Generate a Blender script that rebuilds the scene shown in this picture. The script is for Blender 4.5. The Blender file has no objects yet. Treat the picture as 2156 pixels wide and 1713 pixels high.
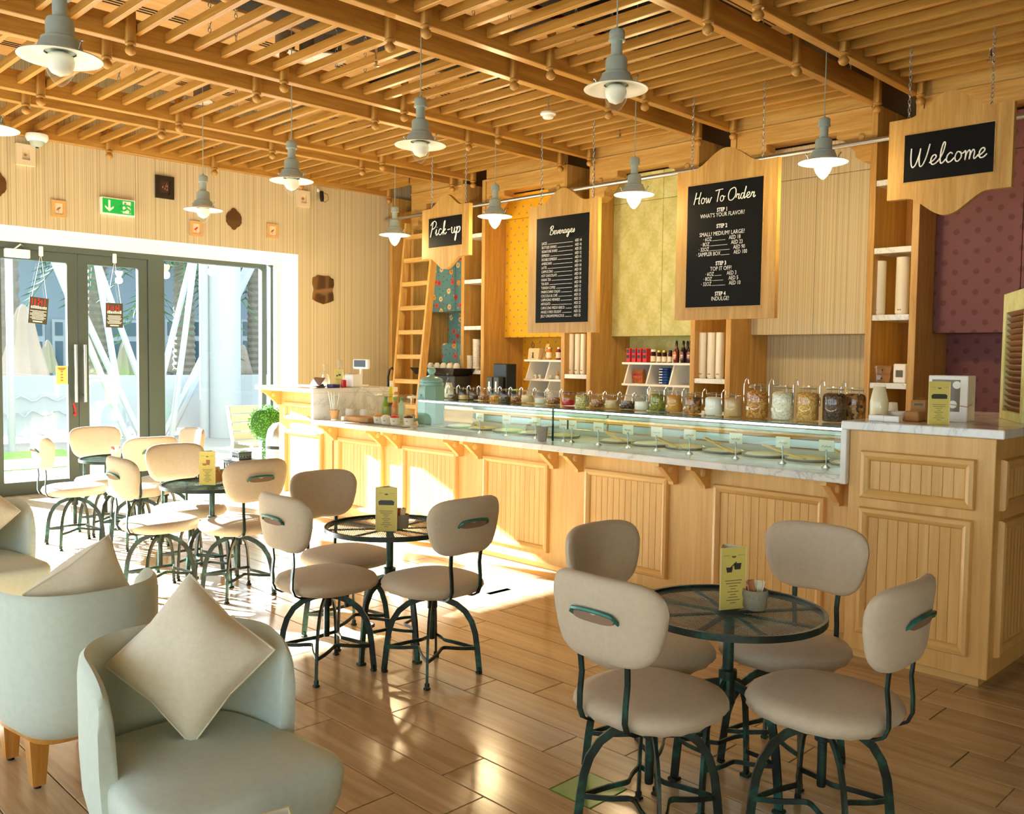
import bpy, math, random
import numpy as np
from mathutils import Vector, Matrix
random.seed(7)
S = bpy.context.scene
COL = S.collection
# ------------------------------------------------------------------ camera
F = 1907.134
RC = np.array([[0.70293, 0.711146, 0.012747], [0.047489, -0.029044, -0.998449], [-0.709673, 0.702444, -0.054188]])
CAM = np.array([0.0, 0.0, 1.45])
cd = bpy.data.cameras.new('camera'); cam = bpy.data.objects.new('camera', cd); COL.objects.link(cam)
cd.sensor_fit = 'HORIZONTAL'; cd.sensor_width = 36.0; cd.lens = F * 36.0 / 2156.0
cd.clip_start = 0.05; cd.clip_end = 300
M3 = Matrix(((RC[0][0], -RC[1][0], -RC[2][0]), (RC[0][1], -RC[1][1], -RC[2][1]), (RC[0][2], -RC[1][2], -RC[2][2])))
cam.matrix_world = Matrix.Translation(CAM) @ M3.to_4x4()
S.camera = cam
def at(x, y, ax, val):
    """point of the plane (axis = val) seen at a pixel of the 2156x1713 frame"""
    d = RC.T @ np.array([x - 1078.0, y - 856.5, F]); t = (val - CAM[ax]) / d[ax]
    return CAM + t * d
def fl(x, y, z=0.0): return at(x, y, 2, z)
# ------------------------------------------------------------------ world, sun, exposure
W = bpy.data.worlds.new('sky'); S.world = W; W.use_nodes = True
wn = W.node_tree.nodes; bg = wn['Background']
bg.inputs['Color'].default_value = (0.74, 0.89, 1.0, 1); bg.inputs['Strength'].default_value = 2.2
sd = bpy.data.lights.new('sun', 'SUN'); sd.energy = 44.0; sd.angle = math.radians(0.6); sd.color = (0.96, 0.98, 1.0)
sun = bpy.data.objects.new('sun', sd); COL.objects.link(sun); sun.location = (-14, 0, 8)
sun.rotation_euler = Vector((1.0, 0.30, -0.40)).to_track_quat('-Z', 'Y').to_euler()
S.view_settings.view_transform = 'Standard'; S.view_settings.look = 'None'
S.view_settings.exposure = 1.0; S.view_settings.gamma = 1.0; S.view_settings.use_curve_mapping = False
S.cycles.use_denoising = True
S.cycles.max_bounces = 12; S.cycles.diffuse_bounces = 6; S.cycles.glossy_bounces = 4
S.cycles.transmission_bounces = 8; S.cycles.transparent_max_bounces = 24
S.cycles.sample_clamp_indirect = 8.0; S.cycles.caustics_reflective = False; S.cycles.caustics_refractive = False
# ------------------------------------------------------------------ mesh builder
class MB:
    def __init__(s): s.v = []; s.f = []; s.m = []
    def add(s, vs, fs, mi=0):
        o = len(s.v); s.v += [tuple(map(float, p)) for p in vs]
        s.f += [tuple(i + o for i in f) for f in fs]; s.m += [mi] * len(fs); return s
    def box(s, a, b, mi=0):
        x0, y0, z0 = a; x1, y1, z1 = b
        return s.add([(x0,y0,z0),(x1,y0,z0),(x1,y1,z0),(x0,y1,z0),(x0,y0,z1),(x1,y0,z1),(x1,y1,z1),(x0,y1,z1)],
            [(3,2,1,0),(4,5,6,7),(0,1,5,4),(1,2,6,5),(2,3,7,6),(3,0,4,7)], mi)
    def cbox(s, a, b, c=0.006, mi=0):
        """box with chamfered edges"""
        x0, y0, z0 = a; x1, y1, z1 = b; c = min(c, (x1-x0)*.45, (y1-y0)*.45, (z1-z0)*.45)
        vs = []; idx = {}
        for i, X in enumerate((x0, x1)):
            for j, Y in enumerate((y0, y1)):
                for k, Z in enumerate((z0, z1)):
                    sx, sy, sz = (1-2*i)*c, (1-2*j)*c, (1-2*k)*c
                    idx[i,j,k,0] = len(vs); vs.append((X, Y+sy, Z+sz))
                    idx[i,j,k,1] = len(vs); vs.append((X+sx, Y, Z+sz))
                    idx[i,j,k,2] = len(vs); vs.append((X+sx, Y+sy, Z))
        g = lambda i,j,k,a: idx[i,j,k,a]; fs = []
        for i in (0, 1): q = [g(i,0,0,0), g(i,1,0,0), g(i,1,1,0), g(i,0,1,0)]; fs.append(tuple(q if i else q[::-1]))
        for j in (0, 1): q = [g(0,j,0,1), g(1,j,0,1), g(1,j,1,1), g(0,j,1,1)]; fs.append(tuple(q[::-1] if j else q))
        for k in (0, 1): q = [g(0,0,k,2), g(1,0,k,2), g(1,1,k,2), g(0,1,k,2)]; fs.append(tuple(q if k else q[::-1]))
        for j in (0, 1):
            for k in (0, 1): q = [g(0,j,k,1), g(1,j,k,1), g(1,j,k,2), g(0,j,k,2)]; fs.append(tuple(q))
        for i in (0, 1):
            for k in (0, 1): q = [g(i,0,k,0), g(i,1,k,0), g(i,1,k,2), g(i,0,k,2)]; fs.append(tuple(q))
        for i in (0, 1):
            for j in (0, 1): q = [g(i,j,0,0), g(i,j,1,0), g(i,j,1,1), g(i,j,0,1)]; fs.append(tuple(q))
        for i in (0, 1):
            for j in (0, 1):
                for k in (0, 1): fs.append((g(i,j,k,0), g(i,j,k,1), g(i,j,k,2)))
        return s.add(vs, fs, mi)
    def loops(s, rings, cap=True, closed=True, mi=0):
        """skin between rings of equal count"""
        n = len(rings[0]); vs = [p for r in rings for p in r]; fs = []
        for a in range(len(rings)-1):
            for i in range(n if closed else n-1):
                j = (i+1) % n; fs.append((a*n+i, a*n+j, (a+1)*n+j, (a+1)*n+i))
        if cap:
            fs.append(tuple(range(n-1, -1, -1))); fs.append(tuple((len(rings)-1)*n + i for i in range(n)))
        return s.add(vs, fs, mi)
    def lathe(s, prof, c=(0,0,0), n=20, cap=True, mi=0, axis='z'):
        rings = []
        for r, z in prof:
            r = max(r, 1e-4); ring = []
            for i in range(n):
                a = 2*math.pi*i/n; u, w = r*math.cos(a), r*math.sin(a)
                p = (u, w, z) if axis == 'z' else ((z, u, w) if axis == 'x' else (w, z, u))
                ring.append((c[0]+p[0], c[1]+p[1], c[2]+p[2]))
            rings.append(ring)
        return s.loops(rings, cap, True, mi)
    def tube(s, pts, r, n=6, cap=True, mi=0, sec=None, up=None):
        """sweep: round, or sec=(w,t) rectangle with w along 'up'-side"""
        P = [Vector(p) for p in pts]; rings = []; prev = None
        for i, p in enumerate(P):
            t = (P[min(i+1, len(P)-1)] - P[max(i-1, 0)]).normalized()
            if up is not None: u = Vector(up) - t*Vector(up).dot(t)
            elif prev is None: u = t.orthogonal()
            else: u = prev - t*prev.dot(t)
            if u.length < 1e-6: u = t.orthogonal()
            u.normalize(); prev = u; w = t.cross(u)
            rr = r[i] if isinstance(r, (list, tuple)) else r
            if sec: q = [p+u*a*sec[0]/2+w*b*sec[1]/2 for a, b in ((1,1),(-1,1),(-1,-1),(1,-1))]
            else: q = [p+(u*math.cos(2*math.pi*k/n)+w*math.sin(2*math.pi*k/n))*rr for k in range(n)]
            rings.append(q)
        return s.loops(rings, cap, True, mi)
    def prism(s, poly, a, b, plane='xz', mi=0):
        """extrude a 2D polygon; plane 'xz' extrudes along y from a to b, 'yz' along x, 'xy' along z"""
        n = len(poly)
        def mk(u, w, h): return {'xz': (u, h, w), 'yz': (h, u, w), 'xy': (u, w, h)}[plane]
        vs = [mk(u, w, a) for u, w in poly] + [mk(u, w, b) for u, w in poly]
        fs = [tuple(range(n)), tuple(range(2*n-1, n-1, -1))] + [(i, (i+1) % n, n+(i+1) % n, n+i) for i in range(n)]
        return s.add(vs, fs, mi)
    def ball(s, c, r, n=10, m=7, sq=(1,1,1), mi=0):
        return s.lathe_sq([(r*math.sin(math.pi*k/m), -r*math.cos(math.pi*k/m)) for k in range(m+1)], c, n, sq, mi)
    def lathe_sq(s, prof, c, n, sq, mi=0):
        rings = [[(c[0]+max(r,1e-4)*math.cos(2*math.pi*i/n)*sq[0], c[1]+max(r,1e-4)*math.sin(2*math.pi*i/n)*sq[1], c[2]+z*sq[2]) for i in range(n)] for r, z in prof]
        return s.loops(rings, True, True, mi)
    def xf(s, mat):
        s.v = [tuple(mat @ Vector(p)) for p in s.v]; return s
    def mesh(s, name, mats, smooth=None, off=(0,0,0)):
        me = bpy.data.meshes.new(name)
        me.from_pydata([(x-off[0], y-off[1], z-off[2]) for x, y, z in s.v], [], s.f)
        for m in (mats if isinstance(mats, (list, tuple)) else [mats]): me.materials.append(m)
        if any(s.m): me.polygons.foreach_set('material_index', s.m)
        if smooth:
            me.polygons.foreach_set('use_smooth', [True]*len(me.polygons)); me.set_sharp_from_angle(angle=math.radians(smooth))
        me.validate(); me.update(); return me
def link(o, parent=None):
    COL.objects.link(o)
    if parent is not None: o.parent = parent
    return o
def tag(o, label=None, cat=None, group=None, kind=None):
    if label: o['label'] = label
    if cat: o['category'] = cat
    if group: o['group'] = group
    if kind: o['kind'] = kind
    return o
def thing(name, label, cat, loc=(0,0,0), rotz=0.0, group=None):
    o = bpy.data.objects.new(name, None); o.empty_display_size = 0.05; o.location = tuple(map(float, loc)); o.rotation_euler = (0,0,rotz)
    link(o); return tag(o, label, cat, group)
def part(name, mb, mat, parent, smooth=None, world=False, label=None, kind=None):
    """a child mesh; world=True: the mesh was built in world coordinates under an unrotated thing"""
    off = (0,0,0)
    if world:
        p = parent; off = [0,0,0]
        while p is not None: off = [off[i] + p.location[i] for i in range(3)]; p = p.parent
    me = mb if isinstance(mb, bpy.types.Mesh) else mb.mesh(name, mat, smooth, off)
    o = bpy.data.objects.new(name, me); link(o, parent)
    return tag(o, label, kind=kind)
def single(name, mb, mat, label, cat, group=None, smooth=None, kind=None):
    """a thing that is one mesh, built in world coordinates; origin at its base"""
    a = np.array(mb.v); off = ((a[:,0].min()+a[:,0].max())/2, (a[:,1].min()+a[:,1].max())/2, a[:,2].min())
    o = bpy.data.objects.new(name, mb.mesh(name, mat, smooth, off)); o.location = off; link(o)
    return tag(o, label, cat, group, kind)
def struct(name, mb, mat, smooth=None, parent=None):
    o = bpy.data.objects.new(name, mb.mesh(name, mat, smooth)); link(o, parent)
    if parent is None: o['kind'] = 'structure'
    return o
def dup(root, loc, rotz=0.0, label=None, group=None):
    r = root.copy(); link(r); r.location = tuple(map(float, loc)); r.rotation_euler = (0,0,rotz)
    if label: r['label'] = label
    if group: r['group'] = group
    for ch in list(root.children):
        c = ch.copy(); COL.objects.link(c); c.parent = r
        for g in ch.children:
            d = g.copy(); COL.objects.link(d); d.parent = c
    return r
ORD = ['first','second','third','fourth','fifth','sixth','seventh','eighth','ninth','tenth','eleventh','twelfth','thirteenth','fourteenth','fifteenth','sixteenth','seventeenth','eighteenth','nineteenth','twentieth']
# ------------------------------------------------------------------ materials
def srgb(r, g, b):
    f = lambda c: (c/255/12.92) if c <= 10 else ((c/255+0.055)/1.055)**2.4
    return (f(r), f(g), f(b), 1.0)
MATS = {}
class NT:
    def __init__(s, name):
        s.m = bpy.data.materials.new(name); s.m.use_nodes = True; s.t = s.m.node_tree
        s.b = s.t.nodes['Principled BSDF']; s.o = s.t.nodes['Material Output']; MATS[name] = s.m
    def n(s, typ, **kw):
        d = s.t.nodes.new(typ)
        for k, v in kw.items():
            if k in d.inputs.keys() if isinstance(k, str) else False: d.inputs[k].default_value = v
            else: setattr(d, k, v)
        return d
    def l(s, a, b): s.t.links.new(a, b)
    def coord(s, kind='Object', scale=(1,1,1), rot=(0,0,0), loc=(0,0,0)):
        tc = s.n('ShaderNodeTexCoord'); mp = s.n('ShaderNodeMapping')
        mp.inputs['Scale'].default_value = scale; mp.inputs['Rotation'].default_value = rot; mp.inputs['Location'].default_value = loc
        s.l(tc.outputs[kind], mp.inputs['Vector']); return mp.outputs['Vector']
    def ramp(s, fac, stops, interp='LINEAR'):
        r = s.n('ShaderNodeValToRGB'); cr = r.color_ramp; cr.interpolation = interp
        while len(cr.elements) < len(stops): cr.elements.new(0.5)
        for e, (p, c) in zip(cr.elements, stops): e.position = p; e.color = c
        s.l(fac, r.inputs['Fac']); return r.outputs['Color']
    def noise(s, vec, scale=5, detail=4, rough=0.55, dist=0.0):
        q = s.n('ShaderNodeTexNoise'); q.inputs['Scale'].default_value = scale; q.inputs['Detail'].default_value = detail
        q.inputs['Roughness'].default_value = rough; q.inputs['Distortion'].default_value = dist
        s.l(vec, q.inputs['Vector']); return q.outputs['Fac']
    def math(s, op, a, b=None, clamp=False):
        q = s.n('ShaderNodeMath'); q.operation = op; q.use_clamp = clamp
        for i, x in enumerate((a, b)):
            if x is None: continue
            if isinstance(x, (int, float)): q.inputs[i].default_value = x
            else: s.l(x, q.inputs[i])
        return q.outputs[0]
    def mix(s, fac, a, b):
        q = s.n('ShaderNodeMix'); q.data_type = 'RGBA'
        for sock, x in ((q.inputs[0], fac), (q.inputs[6], a), (q.inputs[7], b)):
            if isinstance(x, (int, float)): sock.default_value = x
            elif isinstance(x, tuple): sock.default_value = x
            else: s.l(x, sock)
        return q.outputs[2]
    def bump(s, h, strength=0.3, dist=0.01):
        q = s.n('ShaderNodeBump'); q.inputs['Strength'].default_value = strength; q.inputs['Distance'].default_value = dist
        s.l(h, q.inputs['Height']); s.l(q.outputs['Normal'], s.b.inputs['Normal'])
    def sepx(s, vec):
        q = s.n('ShaderNodeSeparateXYZ'); s.l(vec, q.inputs[0]); return q.outputs
def plain(name, col, rough=0.5, metal=0.0, spec=0.5, noise=0.0, nscale=20.0, bump=0.0, sheen=0.0, coat=0.0):
    t = NT(name); b = t.b; b.inputs['Roughness'].default_value = rough; b.inputs['Metallic'].default_value = metal
    b.inputs['Specular IOR Level'].default_value = spec; b.inputs['Base Color'].default_value = col
    if sheen: b.inputs['Sheen Weight'].default_value = sheen
    if coat: b.inputs['Coat Weight'].default_value = coat
    if noise or bump:
        v = t.coord(); f = t.noise(v, nscale, 5)
        if noise:
            d = tuple(c*(1-noise) for c in col[:3]) + (1,); e = tuple(min(1, c*(1+noise)) for c in col[:3]) + (1,)
            t.l(t.ramp(f, [(0.3, d), (0.7, e)]), b.inputs['Base Color'])
        if bump: t.bump(f, bump, 0.004)
    return t.m
def wood(name, dark, mid, light, axis=0, scale=1.0, rough=0.42, rnd=0.0, bump=0.05):
    """grain runs along axis"""
    t = NT(name); sc = [14*scale]*3; sc[axis] = 0.9*scale
    v = t.coord('Object', tuple(sc))
    if rnd:
        oi = t.n('ShaderNodeObjectInfo'); q = t.n('ShaderNodeVectorMath'); q.operation = 'ADD'
        k = t.n('ShaderNodeVectorMath'); k.operation = 'SCALE'; k.inputs[0].default_value = (37, 91, 53); t.l(oi.outputs['Random'], k.inputs['Scale'])
        t.l(v, q.inputs[0]); t.l(k.outputs[0], q.inputs[1]); v = q.outputs[0]
    f = t.noise(v, 1.6, 7, 0.62, 0.7)
    g = t.noise(v, 7.0, 3, 0.7)
    h = t.math('ADD', t.math('MULTIPLY', f, 0.75), t.math('MULTIPLY', g, 0.25))
    c = t.ramp(h, [(0.30, dark), (0.5, mid), (0.68, light)])
    if rnd:
        hs = t.n('ShaderNodeHueSaturation'); t.l(c, hs.inputs['Color'])
        t.l(t.math('ADD', t.math('MULTIPLY', oi.outputs['Random'], rnd), 1-rnd/2), hs.inputs['Value']); c = hs.outputs['Color']
    t.l(c, t.b.inputs['Base Color']); t.b.inputs['Roughness'].default_value = rough
    if bump: t.bump(g, bump, 0.003)
    return t.m
def glass(name, tint=(0.97, 0.99, 0.985, 1), ior=1.45, rough=0.0, refl=(1,1,1,1), minr=0.0):
    t = NT(name); t.t.nodes.remove(t.b)
    tr = t.n('ShaderNodeBsdfTransparent'); tr.inputs[0].default_value = tint
    gl = t.n('ShaderNodeBsdfGlossy'); gl.inputs['Roughness'].default_value = rough; gl.inputs[0].default_value = refl
    fr = t.n('ShaderNodeFresnel'); fr.inputs[0].default_value = ior
    mx = t.n('ShaderNodeMixShader')
    ge = t.n('ShaderNodeNewGeometry'); fac = t.math('MULTIPLY', t.math('MAXIMUM', fr.outputs[0], minr), t.math('SUBTRACT', 1.0, ge.outputs['Backfacing']))
    t.l(fac, mx.inputs[0]); t.l(tr.outputs[0], mx.inputs[1]); t.l(gl.outputs[0], mx.inputs[2]); t.l(mx.outputs[0], t.o.inputs[0])
    return t.m
def emit(name, col, strength, base=None):
    t = NT(name); t.b.inputs['Base Color'].default_value = base or col
    t.b.inputs['Emission Color'].default_value = col; t.b.inputs['Emission Strength'].default_value = strength
    return t.m
OAK = [srgb(164,120,56), srgb(192,150,80), srgb(210,172,104)]
oak_x = wood('oak_grain_x', *OAK, axis=0); oak_y = wood('oak_grain_y', *OAK, axis=1); oak_z = wood('oak_grain_z', *OAK, axis=2)
BEAM = [srgb(140,96,38), srgb(172,126,56), srgb(192,148,76)]
beam_y = wood('beam_oak_y', *BEAM, axis=1, rough=.33); beam_z = wood('beam_oak_z', *BEAM, axis=2); beam_x = wood('beam_oak_x', *BEAM, axis=0, rnd=0.10, rough=.33)
ply = wood('plywood', srgb(196,150,88), srgb(218,176,116), srgb(230,194,140), axis=1, scale=0.5)
COUNT = [srgb(204,158,88), srgb(220,176,106), srgb(232,194,128)]
cnt_x = wood('counter_oak_x', *COUNT, axis=0, scale=0.8); cnt_z = wood('counter_oak_z', *COUNT, axis=2, scale=0.8, rnd=0.03, bump=0.02); cnt_y = wood('counter_oak_y', *COUNT, axis=1, scale=0.8)
plank_m = wood('plank_tile', srgb(166,138,102), srgb(196,170,134), srgb(214,192,158), axis=0, scale=0.55, rough=0.17, rnd=0.16, bump=0.03)
leg_wood = wood('leg_oak', srgb(160,104,36), srgb(190,130,54), srgb(206,150,74), axis=2)
shade_wood = wood('shutter_brown', srgb(92,52,24), srgb(124,74,36), srgb(150,94,50), axis=0)
marble = (lambda t: (t.l(t.ramp(t.noise(t.coord(), 2.2, 10, 0.62, 1.6), [(0.40, srgb(232,234,232)), (0.485, srgb(222,226,224)), (0.5, srgb(196,200,200)), (0.515, srgb(226,230,228)), (0.62, srgb(240,241,238))]), t.b.inputs['Base Color']), setattr(t.b.inputs['Roughness'], 'default_value', 0.12), t.m)[-1])(NT('white_marble'))
fabric = plain('beige_fabric', srgb(196,180,156), 0.85, noise=0.05, nscale=60, bump=0.12, sheen=0.15)
arm_fab = plain('mint_fabric', srgb(200,212,204), 0.8, noise=0.04, nscale=50, bump=0.08, sheen=0.15)
pil_fab = plain('cream_fabric', srgb(230,222,202), 0.88, noise=0.04, nscale=70, bump=0.15, sheen=0.2)
iron = (lambda t: (t.l(t.ramp(t.noise(t.coord(), 9, 5, 0.6), [(0.40, srgb(20,28,25)), (0.54, srgb(30,54,47)), (0.66, srgb(44,98,86))]), t.b.inputs['Base Color']), setattr(t.b.inputs['Roughness'], 'default_value', 0.42), setattr(t.b.inputs['Metallic'], 'default_value', 0.25), t.m)[-1])(NT('patina_iron'))
patina = plain('verdigris_handle', srgb(52,116,104), 0.35, 0.3, noise=0.4, nscale=18)
white_p = plain('white_paint', srgb(240,240,234), 0.6)
white_g = plain('white_gloss', srgb(244,244,240), 0.25)
dark_fr = plain('grey_aluminium', srgb(72,84,80), 0.45, 0.2)
black = plain('black_plastic', srgb(18,18,18), 0.35)
blackboard = plain('black_board', srgb(12,11,10), 0.5, spec=0.12)
white_ink = plain('white_ink', srgb(250,250,246), 0.7); 
red_ink = plain('red_ink', srgb(214,36,46), 0.6)
grey_ink = plain('grey_ink', srgb(120,112,84), 0.7)
chrome = plain('chrome', srgb(226,228,228), 0.12, 1.0); steel = plain('brushed_steel', srgb(190,192,190), 0.3, 0.9)
lamp_gr = plain('lamp_grey_enamel', srgb(158,174,170), 0.38); lamp_wh = plain('lamp_white_enamel', srgb(238,240,236), 0.4)
clear = glass('clear_glass', (.95, .97, .965, 1), 1.5, minr=.05); pane_m = glass('window_glass', (0.96, 0.985, 0.975, 1)); case_gl = glass('case_glass', (0.90, 0.97, 0.94, 1))
edge_gl = plain('green_glass_edge', srgb(20,70,58), 0.15)
aqua_gl = glass('aqua_glass', (0.68, 0.90, 0.86, 1), 1.6, 0.05, minr=0.16)
yellow_c = plain('yellow_card', srgb(228,212,116), 0.6); kraft = plain('kraft_card', srgb(176,128,76), 0.8, noise=0.06)
milk = plain('cream_milk', srgb(238,226,192), 0.45)
bulb_on = emit('lit_bulb', (1.0, 0.80, 0.42, 1), 22.0); bulb_off = plain('opal_bulb', srgb(240,240,232), 0.3)
led = emit('case_led', (1.0, 0.98, 0.90, 1), 3.5); warm_led = emit('warm_led_strip', (1.0, 0.66, 0.10, 1), 2.2)
dark_c = plain('dark_void', srgb(26,22,20), 0.9); grey_c = plain('ceiling_grey', srgb(112,108,100), 0.9)
red_pipe = plain('red_pipe', srgb(150,24,34), 0.5)
green_lf = plain('leaf_green', srgb(92,170,58), 0.6, noise=0.25, nscale=30)
# ------------------------------------------------------------------ wallpapers
def stripes(name, axis, cols):
    t = NT(name); sc = [0.0]*3; sc[axis] = 1.0
    v = t.coord('Object', tuple(sc)); f = t.noise(v, 46, 4, 0.9); h = t.noise(v, 120, 2, 0.8)
    a = t.ramp(f, [(0.34, cols[0]), (0.40, cols[1]), (0.46, cols[2]), (0.52, cols[3]), (0.57, cols[1]), (0.64, cols[4])])
    a = t.mix(t.ramp(h, [(0.57, (0,0,0,1)), (0.63, (1,1,1,1))]), a, cols[5])
    t.l(a, t.b.inputs['Base Color']); t.b.inputs['Roughness'].default_value = 0.75; return t.m
SC = [srgb(130,118,102), srgb(196,182,150), srgb(218,207,180), srgb(188,176,132), srgb(202,182,148), srgb(104,90,74)]
stripe_y = stripes('striped_paper_y', 1, SC); stripe_x = stripes('striped_paper_x', 0, SC)
def dots(name, base, dot, sp, r, soft=0.02, asp=1.0, noise=0.0):
    """staggered dots on an x-z plane"""
    t = NT(name); o = t.sepx(t.coord('Object', (1/sp, 1, 1/(sp*asp)))); res = None
    for off in (0.0, 0.5):
        fx = t.math('SUBTRACT', t.math('FRACT', t.math('ADD', o[0], 40+off)), 0.5)
        fz = t.math('MULTIPLY', t.math('SUBTRACT', t.math('FRACT', t.math('ADD', o[2], 40+off)), 0.5), asp)
        d = t.math('SQRT', t.math('ADD', t.math('MULTIPLY', fx, fx), t.math('MULTIPLY', fz, fz)))
        res = d if res is None else t.math('MINIMUM', res, d)
    c = t.ramp(res, [(r-soft, dot), (r+soft, base)])
    t.l(c, t.b.inputs['Base Color']); t.b.inputs['Roughness'].default_value = 0.7; return t.m
purple = dots('purple_dot_paper', srgb(126,78,80), srgb(106,58,62), 0.155, 0.145)
yellow = dots('yellow_motif_paper', srgb(226,172,20), srgb(150,138,110), 0.125, 0.10, 0.03, 1.25)
def damask():
    t = NT('green_damask_paper'); o = t.sepx(t.coord('Object', (1, 1, 1)))
    w = t.math('MULTIPLY', t.math('SINE', t.math('MULTIPLY', o[0], 24.0)), t.math('SINE', t.math('MULTIPLY', o[2], 15.0)))
    f = t.noise(t.coord(), 26, 5, 0.7); k = t.math('ADD', t.math('MULTIPLY', w, 0.14), f)
    t.l(t.ramp(k, [(0.35, srgb(192,194,122)), (0.55, srgb(208,208,146)), (0.7, srgb(216,216,164))]), t.b.inputs['Base Color'])
    t.b.inputs['Roughness'].default_value = 0.65; return t.m
green_p = damask()
def floral():
    t = NT('teal_floral_paper'); o_ = t.sepx(t.coord('Object')); cb = t.n('ShaderNodeCombineXYZ'); t.l(o_[0], cb.inputs[0]); t.l(o_[2], cb.inputs[1]); v = cb.outputs[0]; base = srgb(96,150,156); col = base
    for sc, rr, stops in ((6.5, 0.30, [(0.0, srgb(206,62,50)), (0.28, srgb(236,214,160)), (0.5, srgb(228,160,60)), (0.72, srgb(216,86,84))]),
                          (12.0, 0.20, [(0.0, srgb(86,128,76)), (0.35, srgb(206,70,58)), (0.6, srgb(110,138,70)), (0.8, srgb(232,206,120))])):
        q = t.n('ShaderNodeTexVoronoi'); q.voronoi_dimensions = '2D'; q.inputs['Scale'].default_value = sc; q.inputs['Randomness'].default_value = 0.75; t.l(v, q.inputs['Vector'])
        nz = t.noise(v, 60, 2); d = t.math('ADD', q.outputs['Distance'], t.math('MULTIPLY', nz, 0.16))
        cs = t.sepx(q.outputs['Color']); pet = t.ramp(cs[0], stops, 'CONSTANT')
        core = t.ramp(d, [(0.13, srgb(150,60,40)), (0.17, (1,1,1,1))]); 
        mm = t.n('ShaderNodeMix'); mm.data_type = 'RGBA'; mm.blend_type = 'MULTIPLY'; mm.inputs[0].default_value = 0.7; t.l(pet, mm.inputs[6]); t.l(core, mm.inputs[7])
        col = t.mix(t.ramp(d, [(rr-0.015, (1,1,1,1)), (rr+0.015, (0,0,0,1))]), col, mm.outputs[2])
    t.l(col, t.b.inputs['Base Color']); t.b.inputs['Roughness'].default_value = 0.6; return t.m
floral_p = floral()
# ------------------------------------------------------------------ shell
XW, XG, YB = -9.42, -9.97, 7.72     # wallpaper face, glazing plane, back wall
YC, YP = 7.39, 7.065                # upper cabinet faces, pillar fronts
ZB = 3.466                          # underside of the ceiling beams
grout = plain('grout', srgb(120,98,72), 0.7)
m = MB().box((-10.1, -3.3, -0.14), (4.6, 7.9, -0.006)); floor = struct('floor', m, grout)
PW, PL, Y0 = 0.196, 0.887, 1.806
OFF = {-1: -2.355, 0: -2.132, 1: -2.343, 2: -2.02, 3: -2.236, 4: -2.004, 5: -1.777, 6: -2.45, 7: -1.817, 8: -1.144, 9: -1.91, 10: -1.365, 11: -1.475}
tile_g = plain('green_tile', srgb(112,160,70), 0.25); tile_b = plain('printed_tile', srgb(150,176,160), 0.2)
cands = []; plank_me = {}
TILES = {(2,): (-2.02, -1.838), (10,): (-4.15, -3.972)}
for k in range(-24, 31):
    ya = Y0 + k*PW; o0 = OFF.get(k, -2.0 + 0.37*((k*7) % 5))
    if ya > 7.7 or ya < -3.2: continue
    j0 = math.floor((-10.0-o0)/PL)
    for j in range(j0, j0+18):
        a, b = o0 + j*PL, o0 + (j+1)*PL
        for t0, t1 in [v for kk, v in TILES.items() if kk[0] == k]:
            if a < t1 and b > t0:
                if abs(a-t0) < 0.03: a = t1
                else: b = min(b, t0) if a < t0 else b
        a = max(a, -9.97); b = min(b, 4.4)
        if b-a < 0.05: continue
        cx, cy = (a+b)/2, ya+PW/2; q = RC @ (np.array([cx, cy, 0.0])-CAM)
        if q[2] > 0.3: u, w = F*q[0]/q[2], F*q[1]/q[2]
        else: u, w = 9e9, 9e9
        vis = abs(u) < 1300 and abs(w) < 1060 and cy < 4.6
        cands.append((0 if vis else 1, q[2] if q[2] > 0 else 99, a, b, ya))
cands.sort(); rest = MB()
for i, (nv, dd, a, b, ya) in enumerate(cands):
    g = 0.0018
    if i < 298 and nv == 0:
        key = round(b-a, 3)
        if key not in plank_me:
            plank_me[key] = MB().cbox((-(b-a)/2+g, -PW/2+g, -0.012), ((b-a)/2-g, PW/2-g, 0.0), 0.002).mesh('plank', plank_m)
        o = bpy.data.objects.new('plank', plank_me[key]); o.location = ((a+b)/2, ya+PW/2, 0); link(o, floor)
    else: rest.box((a+g, ya+g, -0.012), (b-g, ya+PW-g, 0.0))
o = part('plank_field', rest, plank_m, floor, kind='stuff')
for (k,), (t0, t1) in TILES.items():
    ya = Y0 + k*PW
    part('inset_tile', MB().cbox((t0+.002, ya+.002, -0.012), (t1-.002, ya+PW-.002, 0.0), 0.002), tile_g if k == 2 else tile_b, floor,
         label='green square inset tile' if k == 2 else 'pale printed inset tile')
# window wall: wallpaper (slot 0), white plaster reveals (slot 1)
m = MB()
m.box((XG-0.05, -3.3, 2.63), (XW, 5.75, 4.62)); m.m[-6] = 1
m.box((XG-0.05, 5.75, 0), (XW, 7.9, 4.62)); m.m[-4] = 1
m.box((XG-0.05, -3.3, 0), (XW, -1.6, 2.63)); m.m[-2] = 1
struct('wall_left', m, [stripe_y, white_p])
struct('trim_1', MB().box((XG-0.04, -1.6, 2.535), (XG+0.06, 5.75, 2.629)), white_p)
struct('wall_back', MB().box((XW+0.001, YB, 0), (4.6, YB+0.13, 4.62)), plain('back_plaster', srgb(120,100,70), 0.8))
struct('wall_right', MB().box((4.5, -3.3, 0), (4.6, YB-0.001, 4.62)), plain('cream_plaster', srgb(214,196,160), 0.8))
m = MB().box((XW+0.001, -3.3, 2.60), (4.499, -3.18, 4.62)).box((XW+0.001, -3.3, 0), (4.499, -3.18, 0.12))
for x in (XW+0.001, -6.2, -2.9, 0.4, 4.0): m.box((x, -3.3, 0.12), (x+0.30, -3.18, 2.60))
struct('wall_front', m, plain('pale_plaster', srgb(226,218,198), 0.8))
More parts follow.
